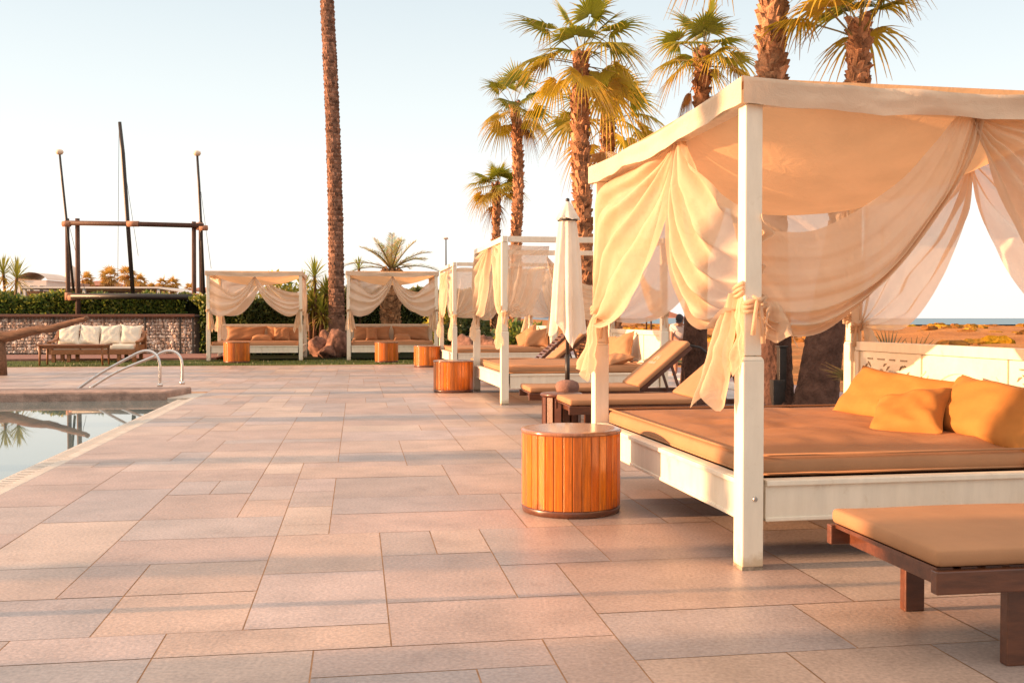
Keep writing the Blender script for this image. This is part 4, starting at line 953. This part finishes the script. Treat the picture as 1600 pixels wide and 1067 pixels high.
def bush(label, p, r, h, n, seed, cols, size=.16, group='loose shrubs behind the lawn daybeds'):
    rr = random.Random(seed); t = thing('shrub', label, 'shrub', (p.x, p.y, 0), 0, group); m = MB()
    lob = [(Vector((rr.uniform(-.6, .6) * r, rr.uniform(-.5, .5) * r, h * rr.uniform(.3, .8))), rr.uniform(.35, .6)) for _ in range(8)]
    def cf(q):
        c, k = q.choice(lob); o = Vector((q.gauss(0, 1), q.gauss(0, 1), q.gauss(0, 1) + .2)).normalized()
        pp = c + Vector((o.x * r * k, o.y * r * k, o.z * h * k * .55)) * q.uniform(.6, 1.05); pp.z = max(.03, pp.z); return pp, o
    leafy(m, cf, n, size, rr, cols); m.build('leaves', M['leaf'], t)
    m = MB()
    for k in range(5): m.tube([(0, 0, 0), lob[k][0] * .5 + Vector((0, 0, .1)), lob[k][0]], [.03, .02, .008], 5)
    m.build('stems', M['pole_wood'], t)
bush('yellow lit leafy shrub seen through the left lawn daybed', AT(446, 480, 34.5), 1.1, 2.5, 2600, 21, YEL_LIT)
bush('bright yellow green shrub filling the gap left of the very tall palm', AT(498, 500, 34.2), .42, 2.2, 1900, 26, YEL_LIT)
bush('round olive shrub between the tall palm and the right lawn daybed', AT(538, 480, 37), .7, 2.3, 1400, 22, DK)
bush('yellow green shrub between the right lawn daybed and the sheer curtained one', AT(686, 500, 31.5), .45, 1.9, 1300, 23, YEL_LIT)
bush('dark shrub seen under the sheer curtains of the third daybed', AT(735, 520, 30), .8, 1.25, 1500, 24, DK)
bush('green shrub seen behind the knotted curtains of the bare framed daybed', AT(818, 520, 27), .8, 1.1, 1400, 25, GREEN)
def yucca(label, p, stems, seed, cols, L=.55, nl=60, group='spiky yuccas'):
    rr = random.Random(seed); t = thing('yucca', label, 'yucca', (p.x, p.y, 0), 0, group); m = MB(); s = MB()
    for (dx, dy, h) in stems:
        top = Vector((dx, dy, h)); s.tube([(dx * .3, dy * .3, 0), (dx * .6 + .04, dy * .6, h * .5), top], [.07, .055, .05], 7)
        for k in range(nl):
            el = R(lerp(88, -45, (k / nl) ** .9)); az = k * 2.4 + rr.uniform(-.2, .2); l = L * rr.uniform(.8, 1.15)
            d = Vector((math.cos(az) * math.cos(el), math.sin(az) * math.cos(el), math.sin(el))); sd_ = Vector((-math.sin(az), math.cos(az), 0)) * .022
            q = rr.uniform(.7, 1.3); c = tuple(x * q for x in (cols[0] if k < nl * .6 else cols[1])); dn_ = Vector((0, 0, -.10 * l)); b0 = top + d * .03 + Vector((0, 0, -.2 * k / nl))
            m.add([b0 - sd_ * .7, b0 + sd_ * .7, b0 + d * l * .55 + sd_, b0 + d * l * .55 - sd_, b0 + d * l + dn_], [(0, 1, 2, 3), (3, 2, 4)], c)
    m.build('leaves', M['leaf'], t); s.build('stem', M['old_wood'], t, True)
yg = ((.36, .40, .06), (.62, .47, .08))
yucca('tall yucca with a yellow skirt of leaves, left of the very tall palm', AT(492, 520, 33.4), [(0, 0, 2.65), (.35, .2, 2.1), (-.1, .1, 1.7), (.25, -.1, 1.45), (-.35, -.2, 2.2)], 1, yg, L=.68, nl=90)
yucca('yucca rosette peeping over the roof of the right lawn daybed', AT(561, 500, 36), [(0, 0, 3.05), (-.3, .1, 1.9)], 2, yg, L=.42)
yucca('yucca on two bare stems at the left edge, behind the stone wall', AT(12, 480, 36.6), [(.35, 0, 2.75), (-.25, .2, 2.9)], 3, ((.30, .31, .05), (.60, .42, .07)), L=.8, nl=80)
# spiky fan palm seedling behind the headboard
p = AT(1394, 560, 10.2); p.z = 0; t = thing('dwarf_palm', 'low spiky fan leaf poking up behind the headboard of the nearest daybed', 'palm', p); m = MB(); rr = random.Random(4)
for k, (az, el) in enumerate([(170, 70), (15, 66), (90, 82), (-60, 70), (200, 50)]): fan_leaf(m, Vector((0, 0, .05)), R(az), R(el), .72, .40, 20, rr, ((.16, .13, .04), (.26, .17, .06), (.3, .2, .06), (.35, .22, .09)), droop=.15, span=95)
m.build('leaves', M['fan'], t)
# ------------------------------------------------------------------ boulders
def boulder(label, px, py, Y, sx, sy, sz, seed):
    p = AT(px, py, Y); bm = bmesh.new(); bmesh.ops.create_icosphere(bm, subdivisions=4, radius=1)
    rk = random.Random(seed * 7); planes = [(Vector((rk.gauss(0, 1), rk.gauss(0, 1), rk.gauss(0, .8))).normalized(), rk.uniform(.58, .8)) for _ in range(11)]
    for v in bm.verts:
        n = v.co.normalized()
        d1 = noise.voronoi(n * 1.3 + Vector((seed * 3.1, 0, 0)))[0]; q = .72 + .34 * min(1, d1[1] - d1[0] + .25) + .10 * fbm(n.x * 2 + seed, n.y * 2, n.z * 2) + .035 * fbm(n.x * 7, n.y * 7, n.z * 7 + seed)
        for pn in planes: q = min(q, pn[1] / max(.05, n.dot(pn[0])) if n.dot(pn[0]) > .05 else 9)
        v.co = n * q; v.co.x *= sx; v.co.y *= sy; v.co.z *= sz
    me = bpy.data.meshes.new('boulder'); bm.to_mesh(me); bm.free(); me.materials.append(M['rock'])
    o = bpy.data.objects.new('boulder', me); COL.objects.link(o); o.location = (p.x, p.y, sz * .55); o.rotation_euler = (0, 0, seed)
    me.polygons.foreach_set('use_smooth', [True] * len(me.polygons))
    tag(o, label, 'rock', 'red brown boulders round the palms')
boulder('big red brown boulder at the foot of the very tall palm', 527, 545, 31.5, .52, .45, .60, 1)
boulder('smaller boulder just right of the left lawn daybed', 497, 545, 31.9, .48, .4, .45, 2)
boulder('small rock on top of the gap between two boulders by the tall palm', 509, 530, 32.6, .28, .25, .62, 3)
boulder('low dark rock in front of the boulders by the tall palm', 511, 556, 30.9, .45, .3, .24, 4)
boulder('pinkish boulder seen under the third daybed curtains, left', 728, 550, 27.6, .75, .5, .5, 5)
boulder('pinkish boulder seen between the knotted curtains, middle of three', 760, 545, 27.4, .7, .5, .5, 6)
boulder('pinkish boulder behind the brown pillows, right of three', 796, 545, 27.2, .7, .5, .48, 7)
# ------------------------------------------------------------------ stone filled wall
wy = 33.3; a = AT(-60, 550, wy); b_ = AT(302, 550, wy - .2); a.z = 0; b_.z = 0; d = b_ - a; L = d.length; dn_ = d.normalized(); nr = Vector((-dn_.y, dn_.x, 0))
t = thing('gabion_wall', 'low wall of pale stones in wire cages with a wooden cap, behind the sofa', 'wall', a, math.atan2(d.y, d.x))
H_ = 1.24; m = MB(); m.box((L / 2, .42, H_ / 2), (L - .02, .5, H_)); m.build('backing', M['wall_back'], t)
m = MB(); rr = random.Random(2); ico = bmesh.new(); bmesh.ops.create_icosphere(ico, subdivisions=1, radius=1); iv = [v.co.copy() for v in ico.verts]; ifc = [tuple(v.index for v in f.verts) for f in ico.faces]; ico.free()
z = .06
while z < H_ - .03:
    x = rr.uniform(0, .1)
    while x < L:
        r = rr.uniform(.045, .082); mt = Matrix.Rotation(rr.random() * 6, 3, Vector((rr.gauss(0, 1), rr.gauss(0, 1), rr.gauss(0, 1) + .01)).normalized()); k = Vector((rr.uniform(.8, 1.35), rr.uniform(.8, 1.2), rr.uniform(.65, 1)))
        c = rr.choice([(1.25, 1.2, 1.15), (1, .9, .82), (.8, .66, .58), (.95, .75, .62), (1.1, 1.05, 1.0), (.6, .48, .42)]); q = rr.uniform(.8, 1.15)
        m.add([mt @ Vector((v.x * k.x, v.y * k.y, v.z * k.z)) * r * rr.uniform(.85, 1.1) + Vector((x, .15 + rr.uniform(-.02, .03), z + rr.uniform(-.02, .02))) for v in iv], ifc, tuple(y * q for y in c))
        x += r * 1.75
    z += .105
m.build('stone_fill', M['gabion'], t)
for x in (.05, 3.1, 6.2, L - .45, L - .02):
    m = MB(); m.box((x, .04, H_ / 2), (.05, .05, H_)); m.build('cage_post', M['black_metal'], t)
m = MB()
for k in range(1, 9): m.box((L / 2, .055, k * .14), (L, .006, .006))
for k in range(int(L / .14)): m.box((k * .14, .052, H_ / 2), (.006, .006, H_))
m.build('wire_mesh', M['bolt'], t)
m = MB(); m.box((L / 2 + .02, .35, H_ + .045), (L + .12, .86, .09)); m.build('cap_board', M['dark_wood'], t, bevel=.01)
# ------------------------------------------------------------------ sofa and coffee table
c = G(146, 566); t = thing('outdoor_sofa', 'wooden outdoor sofa with cream seat cushions, in front of the stone filled wall', 'sofa', (c.x, c.y, 0), TH * .6)
Wd = 2.22
m = MB(); m.box((0, .40, .27), (Wd, .80, .13)); m.build('seat_frame', M['teak'], t, bevel=.01)
for x in (-Wd / 2 + .45, Wd / 2 - .45, -Wd / 2 + .05, Wd / 2 - .05):
    for y in (.06, .74):
        m = MB(); m.box((x, y, .105), (.09, .09, .21)); m.build('leg', M['teak'], t)
for s in (-1, 1):
    m = MB(); x = s * (Wd / 2 + .045)
    m.box((x, .05, .37), (.085, .085, .32)); m.box((x, .76, .46), (.085, .085, .50))
    pts = [(x, .0, .535), (x, .15, .56), (x, .40, .58), (x, .60, .66), (x, .80, .82)]; 
    for q in range(4): m.bar(pts[q], pts[q + 1], .10, .06)
    m.box((x, .42, .36), (.03, .62, .22)); m.build('armrest', M['teak'], t, bevel=.008)
m = MB(); m.box((0, .80, .60), (Wd, .05, .36)); m.build('backrest', M['teak'], t, bevel=.01)
for k in range(3):
    m = MB(); w = (Wd - .04) / 3; m.rbox((-Wd / 2 + .02 + w * (k + .5), .40, .41), (w - .015, .72, .15), .05, 6, 6, 1); m.build('seat_cushion', M['white_cushion'], t, True)
for k in range(4):
    w = Wd / 4; pillow(['cream back cushion at the left end of the outdoor sofa', 'second cream back cushion from the left on the outdoor sofa', 'third cream back cushion from the left on the outdoor sofa', 'cream back cushion at the right end of the outdoor sofa, by the armrest'][k],
        Matrix.Translation(c) @ Matrix.Rotation(TH * .6, 4, 'Z') @ Vector((-Wd / 2 + w * (k + .5), .60, .74)), lean(TH * .6 + R(-3 + 2 * k), R(18), R(random.Random(k).uniform(-4, 4))), w * 1.0, .54, .17, 40 + k, 'cream cushions of the outdoor sofa', 'white_cushion')
c = G(110, 571.5); t = thing('coffee_table', 'low wooden coffee table in front of the outdoor sofa', 'table', (c.x, c.y, 0), TH * .6)
m = MB(); m.box((0, .32, .515), (1.68, .66, .035)); m.build('table_top', M['teak'], t, bevel=.006)
m = MB()
for y in (.06, .58): m.box((0, y, .46), (1.5, .025, .07))
for x in (-.76, .76): m.box((x, .32, .46), (.025, .52, .07))
m.build('apron', M['teak'], t)
for x in (-.76, .76):
    for y in (.06, .58):
        m = MB(); m.tube([(x, y, .495), (x, y, .25), (x * 1.01, y, 0)], [.034, .028, .022], 8); m.build('leg', M['teak'], t, True)
# ------------------------------------------------------------------ driftwood rail
Y = 20.9; t = thing('driftwood_rail', 'gnarled driftwood log resting on a rough post at the left edge', 'driftwood', AT(2, 586, Y))
o = Vector(t.location); P = [AT(-160, 540, Y) - o, AT(-40, 528, Y) - o, AT(10, 526, Y) - o, AT(50, 517, Y) - o, AT(85, 512, Y) - o, AT(112, 504, Y) - o, AT(137, 496, Y) - o]
m = MB(); Q = curve3(P, 40); m.tube([p + Vector((0, .03 * fbm(i * .3, 1), .02 * fbm(i * .4, 7))) for i, p in enumerate(Q)], [lerp(.17, .045, (i / 40) ** 1.5) * (1 + .13 * fbm(i * .35, 3)) for i in range(41)], 12, True)
m.build('log', M['old_wood'], t, True)
m = MB(); m.tube([(0, 0, 0), (.01, 0, .3), (-.02, 0, .7)], [.12, .10, .11], 12); m.build('post', M['old_wood'], t, True)
# ------------------------------------------------------------------ lashed pole frame with masts
Y = 34.55; o = AT(205, 500, Y); o.z = 0; t = thing('pole_frame', 'tall frame of dark lashed poles with three masts behind the stone filled wall', 'pole frame', o)
def pp(px, py, dy=0): return AT(px, py, Y + dy) - o
def grd(px, dy=0): q = AT(px, 497, Y + dy) - o; q.z = 0; return q
for px0, px1, dy, r in ((105, 107, .5, .085), (121, 122, 0, .09), (303, 303, 0, .085), (313.5, 316, .5, .085)):
    m = MB(); m.tube([grd(px1, dy), pp(px0, 347 if px0 < 200 else 352, dy) + Vector((0, 0, .12))], [r, r * .85], 10); m.build('upright', M['pole_wood'], t, True)
m = MB(); m.tube([pp(102, 348.5, -.1), pp(205, 350, -.1), pp(318, 353, -.1)], .085, 10); m.build('crossbar', M['pole_wood'], t, True)
m = MB(); m.tube([pp(112, 463, -.15), pp(205, 463, -.15), pp(312, 464.5, -.15)], .10, 10); m.build('crossbar', M['black_metal'], t, True)
for pts, r in ((((93, 238), (97, 280), (104, 345), (115, 455)), .045), (((187, 191), (192, 240), (199, 340), (208, 462)), .075), (((308, 240), (311, 290), (314, 350), (319, 462)), .05)):
    m = MB(); m.tube([pp(x, y, .25) for x, y in pts], [r * .8] + [r] * 3, 8); mt = m.build('mast', M['black_metal'], t, True)
    if r < .07:
        g = MB(); g.lathe([(0, -.10), (.09, -.075), (.135, 0), (.12, .06), (.06, .095), (0, .10)], pp(*pts[0], .25), 16); g.build('globe', M['globe'], mt, True)
for x, y, dx, dy in ((104, 350, 12, 10), (208, 350, 18, 6), (312, 354, 12, 11), (107, 463, 12, 12), (209, 463, 24, 7), (310, 464, 8, 10)):
    m = MB(); sx = dx / F * Y; sz = dy / F * Y
    if dx > dy + 1: m.tube([pp(x - dx / 2, y, -.1), pp(x + dx / 2, y, -.1)], .10, 12)
    else: m.tube([pp(x, y, -.02) + Vector((0, 0, -sz / 2)), pp(x, y, -.02) + Vector((0, 0, sz / 2))], .12, 12); m.tube([pp(x, y, -.1) + Vector((0, 0, -.05)), pp(x + dx, y, -.1) + Vector((0, 0, -.05))], .095, 10)
    m.build('lashing', M['rope'], t, True)
for a_, b2 in (((196, 270), (216, 400)), ((104, 335), (133, 455)), ((314, 300), (330, 420)), ((186, 200), (184, 440))):
    m = MB(); m.tube([pp(*a_, .3), pp(*b2, .3)], .008, 4); m.build('guy_line', M['black_metal'], t)
# ------------------------------------------------------------------ pool handrails
for k, (px, py, sh, lab) in enumerate(((250, 601, 0, 'curved steel pool handrail, nearer of the pair'), (285, 598, .55, 'curved steel pool handrail, farther of the pair'))):
    Yb = 16.72 + sh; q = AT(px, 600, Yb); s0 = AT([118, 140][k], 603, Yb)
    z0 = .06; t = thing('handrail', lab, 'handrail', (q.x, q.y, z0), 0, 'steel pool handrails')
    top = AT(px - 14, 548, Yb).z - z0; A = Vector((0, 0, 0)); e = Vector((s0.x - q.x, 0, -.08))
    P = [Vector((0, 0, 0)), Vector((0, 0, top * .55)), Vector((-.03, 0, top * .80)), Vector((-.11, 0, top * .95)), Vector((-.22, 0, top)), Vector((-.34, 0, top * .955)), Vector((-.50, 0, top * .82)), Vector((e.x * .7, 0, top * .36)), e]
    m = MB(); m.tube(curve3(P, 40), .024, 10); m.build('rail', M['steel'], t, True)
    m = MB(); m.lathe([(.045, -.01), (.045, .035), (.03, .045), (.0245, .046)], n=16); m.build('flange', M['steel'], t, True)
# ------------------------------------------------------------------ things on the seaward side
for px, y0, y1, Yd, wd, lab in ((1221, 543, 645, 12.95, .10, 'dark post with a box at its foot, between two palm trunks behind the front post'), (1121, 530, 600, 17.6, .12, 'dark post just right of the hose draped palm trunk')):
    q = AT(px, 600, Yd); q.z = 0; zt_ = AT(px, y0, Yd).z; t = thing('dark_post', lab, 'post', q, TH)
    m = MB(); m.box((0, 0, zt_ / 2), (wd, wd, zt_)); m.box((0, 0, zt_ + .012), (wd + .03, wd + .03, .024)); m.build('shaft', M['black_metal'], t, bevel=.008)
    m = MB(); m.box((-.08, -.06, .20), (.17, .12, .40)); m.build('service_box', M['black_metal'], t, bevel=.01)
q = AT(1040, 497, 62); q.z = 0; t = thing('beach_shelter', 'small beach shelter with a dark red roof on thin posts, behind the leaning person', 'shelter', q)
m = MB(); zr = AT(1040, 494, 62).z; m.add([(-1.2, -1.2, zr - .12), (1.2, -1.2, zr - .12), (1.2, 1.2, zr - .12), (-1.2, 1.2, zr - .12), (0, 0, zr + .38)], [(0, 1, 4), (1, 2, 4), (2, 3, 4), (3, 0, 4), (3, 2, 1, 0)]); m.build('roof', M['rooftile'], t)
for x in (-1.05, 1.05):
    for y in (-1.05, 1.05):
        m = MB(); m.box((x, y, (zr - .12) / 2), (.09, .09, zr - .12)); m.build('post', M['pole_wood'], t)
# ------------------------------------------------------------------ leaning person
def skinned(name, mat, chains, parent, loc=(0, 0, 0), sub=2):
    vs = []; es = []; rs = []; key = {}
    for ch in chains:
        prev = None
        for (p, r) in ch:
            kk = tuple(round(x, 4) for x in p)
            if kk not in key: key[kk] = len(vs); vs.append(p); rs.append(r)
            i = key[kk]
            if prev is not None and prev != i: es.append((prev, i))
            prev = i
    me = bpy.data.meshes.new(name); me.from_pydata(vs, es, []); me.materials.append(mat)
    o = bpy.data.objects.new(name, me); COL.objects.link(o); o.parent = parent; o.location = loc
    sk = o.modifiers.new('skin', 'SKIN'); sk.use_smooth_shade = True
    for i, d in enumerate(me.skin_vertices[0].data):
        r = rs[i]; d.radius = (r, r) if not isinstance(r, tuple) else r; d.use_root = (i == 0)
    s = o.modifiers.new('subdiv', 'SUBSURF'); s.levels = sub; s.render_levels = sub
    return o
Yp = 20.6; q = AT(1060, 560, Yp); q.z = 0; t = thing('person', 'person in a dark cap and pale shirt bending forward beside the hose draped palm', 'person', q, R(52))
# local +x is to the right, the body leans towards -x and the camera
pel = (.13, .02, .78); ch = (-.04, -.06, 1.00); nk = (-.11, -.09, 1.07)
body = [[(pel, .13), ((.06, -.01, .90), .125), (ch, .135), (nk, .055), ((-.145, -.115, 1.115), .05)]]
for s in (-1, 1):
    hp = (.13, .02 + s * .085, .74)
    body.append([(pel, .13), (hp, .095), ((.06, .0 + s * .10, .44), .065), ((.08, .0 + s * .105, .08), .042), ((.0, -.01 + s * .11, .035), .035), ((-.09, -.02 + s * .115, .03), .028)])
    sh = (-.06, -.07 + s * .175, 1.005)
    hand = (-.26, -.13 + s * .10, .545)
    body.append([(ch, .135), (sh, .068), ((-.13, -.10 + s * .19, .78), .043), ((-.235, -.13 + s * .125, .60), .030), (hand, .030)])
    for k in range(4):
        fx = hand[0] - .012 - .006 * k; fy = hand[1] - .03 + .02 * k
        body.append([(hand, .030), ((fx - .01, fy, hand[2] - .055), .009), ((fx - .025, fy, hand[2] - .095 + .008 * abs(k - 1.5)), .008)])
    body.append([(hand, .030), ((hand[0] + .03, hand[1] + s * -.035, hand[2] - .03), .010), ((hand[0] + .02, hand[1] + s * -.05, hand[2] - .065), .009)])
bd = skinned('body', M['skin'], body, t, sub=1)
hd = MB(); hc = Vector((-.185, -.135, 1.165)); hm = Matrix.Rotation(R(-32), 3, 'Y') @ Matrix.Rotation(R(20), 3, 'Z')
def headf(a, b):
    an = a * 2 * math.pi; ph = b * math.pi; x = -math.cos(an) * math.sin(ph); y = math.sin(an) * math.sin(ph); z = math.cos(ph)
    r = Vector((x * .095, y * .074, z * .115)); 
    if z < -.2: r.x *= 1 - .12 * (-z); r.y *= 1 - .25 * (-z)
    nose = math.exp(-((an if an < math.pi else an - 2 * math.pi) * 5) ** 2 - ((z + .12) * 6) ** 2) * .028; eye = sum(math.exp(-(((an if an < math.pi else an - 2 * math.pi) - s * .42) * 7) ** 2 - ((z - .08) * 9) ** 2) for s in (-1, 1)) * .008
    r.x -= nose - eye; return hc + hm @ r
hd.grid(headf, 40, 28)
for s in (-1, 1): hd.lathe([(0, -.012), (.018, -.008), (.024, .0), (.014, .008), (0, .004)], hc + hm @ Vector((.008, s * .074, -.005)), 10)
hdo = hd.build('head', M['skin'], t, True)
cp = MB(); cp.grid(lambda a, b: hc + hm @ Vector((math.cos(a * 6.283) * .104 * math.sin(b * 1.45), math.sin(a * 6.283) * .084 * math.sin(b * 1.45), .012 + .115 * math.cos(b * 1.45))), 28, 8)
cp.grid(lambda a, b: hc + hm @ Vector((-.085 - .085 * b * math.cos((a - .5) * 2.0), (a - .5) * .155 * (1 - .15 * b), .026 - .012 * b)), 12, 4); cp.build('cap', M['cap'], t, True)
shp = [[((.115, .015, .80), .150), ((.05, -.012, .91), .145), (ch, .155), ((-.095, -.082, 1.05), .08)]]
for s in (-1, 1): shp.append([(ch, .155), ((-.06, -.07 + s * .175, 1.005), .086), ((-.098, -.086 + s * .185, .885), .072)])
skinned('shirt', M['shirt'], shp, t, sub=2)
shp = [[((.125, .018, .82), .140), ((.13, .02, .76), .150)]]
for s in (-1, 1): shp.append([((.13, .02, .76), .150), ((.115, .015 + s * .09, .66), .115), ((.075, .005 + s * .098, .50), .095)])
skinned('shorts', M['shorts'], shp, t, sub=2)
# ------------------------------------------------------------------ far background on the left
def house(name, label, px0, px1, ytop, ybase_z, Y, depth, mat, roof=None, windows=0, cat='building', dome=False, rtop=0):
    x0 = AT(px0, 497, Y).x; x1 = AT(px1, 497, Y).x; zt_ = AT(px0, ytop, Y).z; t = thing(name, label, cat, ((x0 + x1) / 2, Y, 0)); w = x1 - x0
    m = MB(); m.box((0, depth / 2, zt_ / 2), (w, depth, zt_)); wl = m.build('wall', M[mat], t)
    if roof:
        m = MB(); zr = AT(px0, rtop, Y).z if rtop else zt_ + .8
        if roof == 'barrel': m.grid(lambda a, b: Vector(((a - .5) * (w + .4), b * depth - .2, zt_ + (zr - zt_) * math.sin(math.pi * a) ** .7 + .02)), 20, 2)
        elif roof == 'flat': m.box((0, depth / 2 - .3, zt_ + (zr - zt_) / 2), (w + .8, depth + .9, zr - zt_))
        else: m.add([(-w / 2 - .3, -.3, zt_), (w / 2 + .3, -.3, zt_), (w / 2 + .3, depth + .3, zt_), (-w / 2 - .3, depth + .3, zt_), (-w / 2 + .4, depth / 2, zr), (w / 2 - .4, depth / 2, zr)], [(0, 1, 5, 4), (1, 2, 5), (2, 3, 4, 5), (3, 0, 4)])
        m.build('roof', M['rooftile' if roof == 'hip' else ('plaster' if roof == 'barrel' else 'white_roof')], t)
    if dome:
        m = MB(); m.lathe([(w * .42, zt_), (w * .42, zt_ + .5), (w * .38, zt_ + 1.1), (w * .24, zt_ + 1.7), (0, zt_ + 2.0)], (w * .1, depth / 2, 0), 20); m.build('dome', M['plaster'], t, True)
    for k in range(windows):
        x = -w / 2 + w * (k + .5) / windows; m = MB(); m.box((x, -.02, zt_ - .9), (w / windows * .45, .06, .9)); wi = m.build('window', M['white_roof'], t)
        m = MB(); m.box((x, -.055, zt_ - .9), (w / windows * .36, .02, .76)); m.build('pane', M['pane'], wi)
    return t
house('house', 'far white house under a tan barrel roof, behind the left yucca', 28, 73, 438, 0, 92, 5, 'white_roof', 'barrel', 3, rtop=426)
house('house', 'far pink house with a pale dome, left of the pole frame', 78, 103, 441, 0, 105, 6, 'pink', None, 2, dome=True)
house('house', 'far row house with a terracotta roof, seen between the dark poles', 124, 162, 446, 0, 120, 8, 'pink', 'hip', 5, rtop=437)
house('house', 'far reddish building low behind the far palms', 162, 232, 449, 0, 135, 8, 'pink', 'hip', 6, rtop=443)
house('house', 'far pale building right of the pole frame, above the bushes', 292, 336, 455, 0, 110, 6, 'plaster', 'hip', 4, rtop=448)
# long low pavilion with a white roof edge
Y = 47; x0 = AT(28, 497, Y).x; x1 = AT(250, 497, Y).x; x2 = AT(305, 497, Y).x; z1 = AT(0, 449.5, Y).z; z2 = AT(0, 459, Y).z
t = thing('pavilion', 'long low pavilion with a thin white roof edge and brown awning, behind the hedge', 'pavilion', ((x0 + x1) / 2, Y, 0)); xm = (x0 + x1) / 2
m = MB(); m.box((0, 2, z1), (x1 - x0, 4.4, .075)); m.bar((x1 - xm, -.16, z1 - .01), (x2 - xm, -.16, z2), .08, .07); m.add([(x1 - xm, -.15, z1), (x2 - xm, -.15, z2 + .02), (x2 - xm, 4, z2 + .02), (x1 - xm, 4, z1)], [(0, 1, 2, 3)]); m.build('roof', M['white_roof'], t)
m = MB(); m.box((0, .6, (z1 - .2) / 2 + .1), (x1 - x0 - .3, .1, z1 - .28)); m.build('awning', M['awning'], t)
for px in (133, 249, 40):
    x = AT(px, 497, Y).x - xm; m = MB(); m.box((x, -.05, z1 / 2 - .02), (.13, .13, z1 - .06)); m.build('post', M['white_roof'], t)
for k in range(4):
    x = (k - 1.5) * (x1 - x0) / 4.3; m = MB(); m.box((x, .53, 1.9), (.8, .04, .5)); m.build('window', M['pane'], t)
for i, (px, py, Yf, rb, lab) in enumerate(((172, 432, 96, .8, 'far fan palm glowing orange, left of the middle mast'), (199, 430, 99, .85, 'far fan palm directly left of the foot of the middle mast'), (219, 440, 104, .7, 'far fan palm just right of the middle mast'),
        (254, 444, 108, .65, 'far fan palm, left of the two near the right dark poles'), (270, 444, 110, .7, 'far fan palm, right of the two near the right dark poles'), (296, 451, 118, .6, 'tiny far fan palm beside the right dark poles'), (136, 436, 112, .7, 'far fan palm behind the left dark poles'), (237, 450, 120, .6, 'low far fan palm between the two pairs'))):
    bp_ = AT(px, 497, Yf); bp_.z = 0; fan_palm(lab, [bp_, bp_ + (AT(px + 1, py, Yf) - bp_) * .5, AT(px, py, Yf)], .22, .18, .45 * rb / .7, rb * 1.05, 20, 50 + i, boots=0, seg=12, dead=4, group='far palms on the left skyline', nt=8, el_lo=-30, sunlit_tint=(.60, .36, .07))
hedge('hedge', 'far dark line of trees behind the pavilion', AT(-60, 480, 88), AT(340, 480, 125), 3.2, 3.0, 5000, 31, DK + YEL_LIT, size=.5)
q = AT(697, 497, 60); q.z = 0; zt_ = AT(697, 374, 60).z; t = thing('street_lamp', 'thin distant lamp post above the third daybed', 'street lamp', q)
m = MB(); m.tube([(0, 0, 0), (0, 0, zt_ * .6), (0, 0, zt_)], [.07, .05, .035], 8); m.build('pole', M['black_metal'], t, True)
m = MB(); m.rbox((0, -.1, zt_ + .05), (.28, .5, .12), .05, 2, 2, 1); m.build('lamp_head', M['white_roof'], t, True)
# ------------------------------------------------------------------ unseen palms, ladder rails and pool house added at left to shade the deck
for i, (v, u, h, r) in enumerate(((-14, 5.35, 8.2, .10), (-15, 9.1, 7.5, .12), (-14, 12.5, 7.5, .20), (-15, 16.7, 7.5, .17), (-15, 17.9, 7.5, .13), (-18, 21.5, 7.5, .14), (-16, 23.2, 7, .13))):  # unseen trunks placed to throw bands on deck and palm trunks
    bp_ = vu(v, u); fan_palm('fan palm added for its shadow outside the left edge, ' + ['nearest', 'second', 'third', 'fourth', 'fifth', 'sixth', 'farthest'][i] + ' of its row', [bp_, bp_ + Vector((.05, 0, h * .5)), bp_ + Vector((0, .1, h))], r * 1.3, r, .6, .8, 14, 80 + i, seg=14, dead=0, el_lo=0, group='fan palms added as shadow casters', nt=10)
for u, lab in ((3.54, 'steel ladder rail added for its shadow outside the left edge, nearer of its pair'), (4.31, 'steel ladder rail added for its shadow outside the left edge, farther of its pair')):  # unseen rails, added to cast the two thin stripes
    t = thing('handrail', lab, 'handrail', vu(-2.75, u), TH, 'steel ladder rails added as shadow casters')
    P = [Vector((.62, 0, 0)), Vector((.62, 0, .45)), Vector((.58, 0, .68)), Vector((.42, 0, .80)), Vector((.2, 0, .80)), Vector((.04, 0, .68)), Vector((0, 0, .45)), Vector((0, 0, -.09))]
    m = MB(); m.tube(curve3(P, 40), .024, 10); m.build('rail', M['steel'], t, True)
    m = MB(); m.lathe([(.05, 0), (.05, .03), (.03, .04), (.024, .045)], (.62, 0, 0), 16); m.build('flange', M['steel'], t, True)
t = thing('shade_pool_house', 'pale flat roofed pool house added as a shadow caster outside the left edge', 'building', vu(-16.5, 1.42), TH)  # unseen block, put there to shade the near lounger and deck
m = MB(); m.box((0, 0, 2.1), (4.0, 5.3, 4.2)); wl = m.build('wall', M['plaster'], t, bevel=.02)
m = MB(); m.box((0, 0, 4.29), (4.3, 5.5, .16)); m.build('roof', M['white_roof'], t, bevel=.02)
for y in (-1.6, 1.6):
    m = MB(); m.box((2.02, y, 1.6), (.06, 1.3, 1.2)); wi = m.build('window', M['white_roof'], t)
    m = MB(); m.box((2.056, y, 1.6), (.02, 1.14, 1.04)); m.build('pane', M['pane'], wi)
m = MB(); m.box((2.02, 0, 1.05), (.06, .95, 2.1)); dr = m.build('door', M['teak'], t, bevel=.005)
m = MB(); m.tube([(2.06, .36, 1.0), (2.11, .36, 1.0), (2.11, .26, 1.0)], .012, 6); m.build('handle', M['steel'], dr)
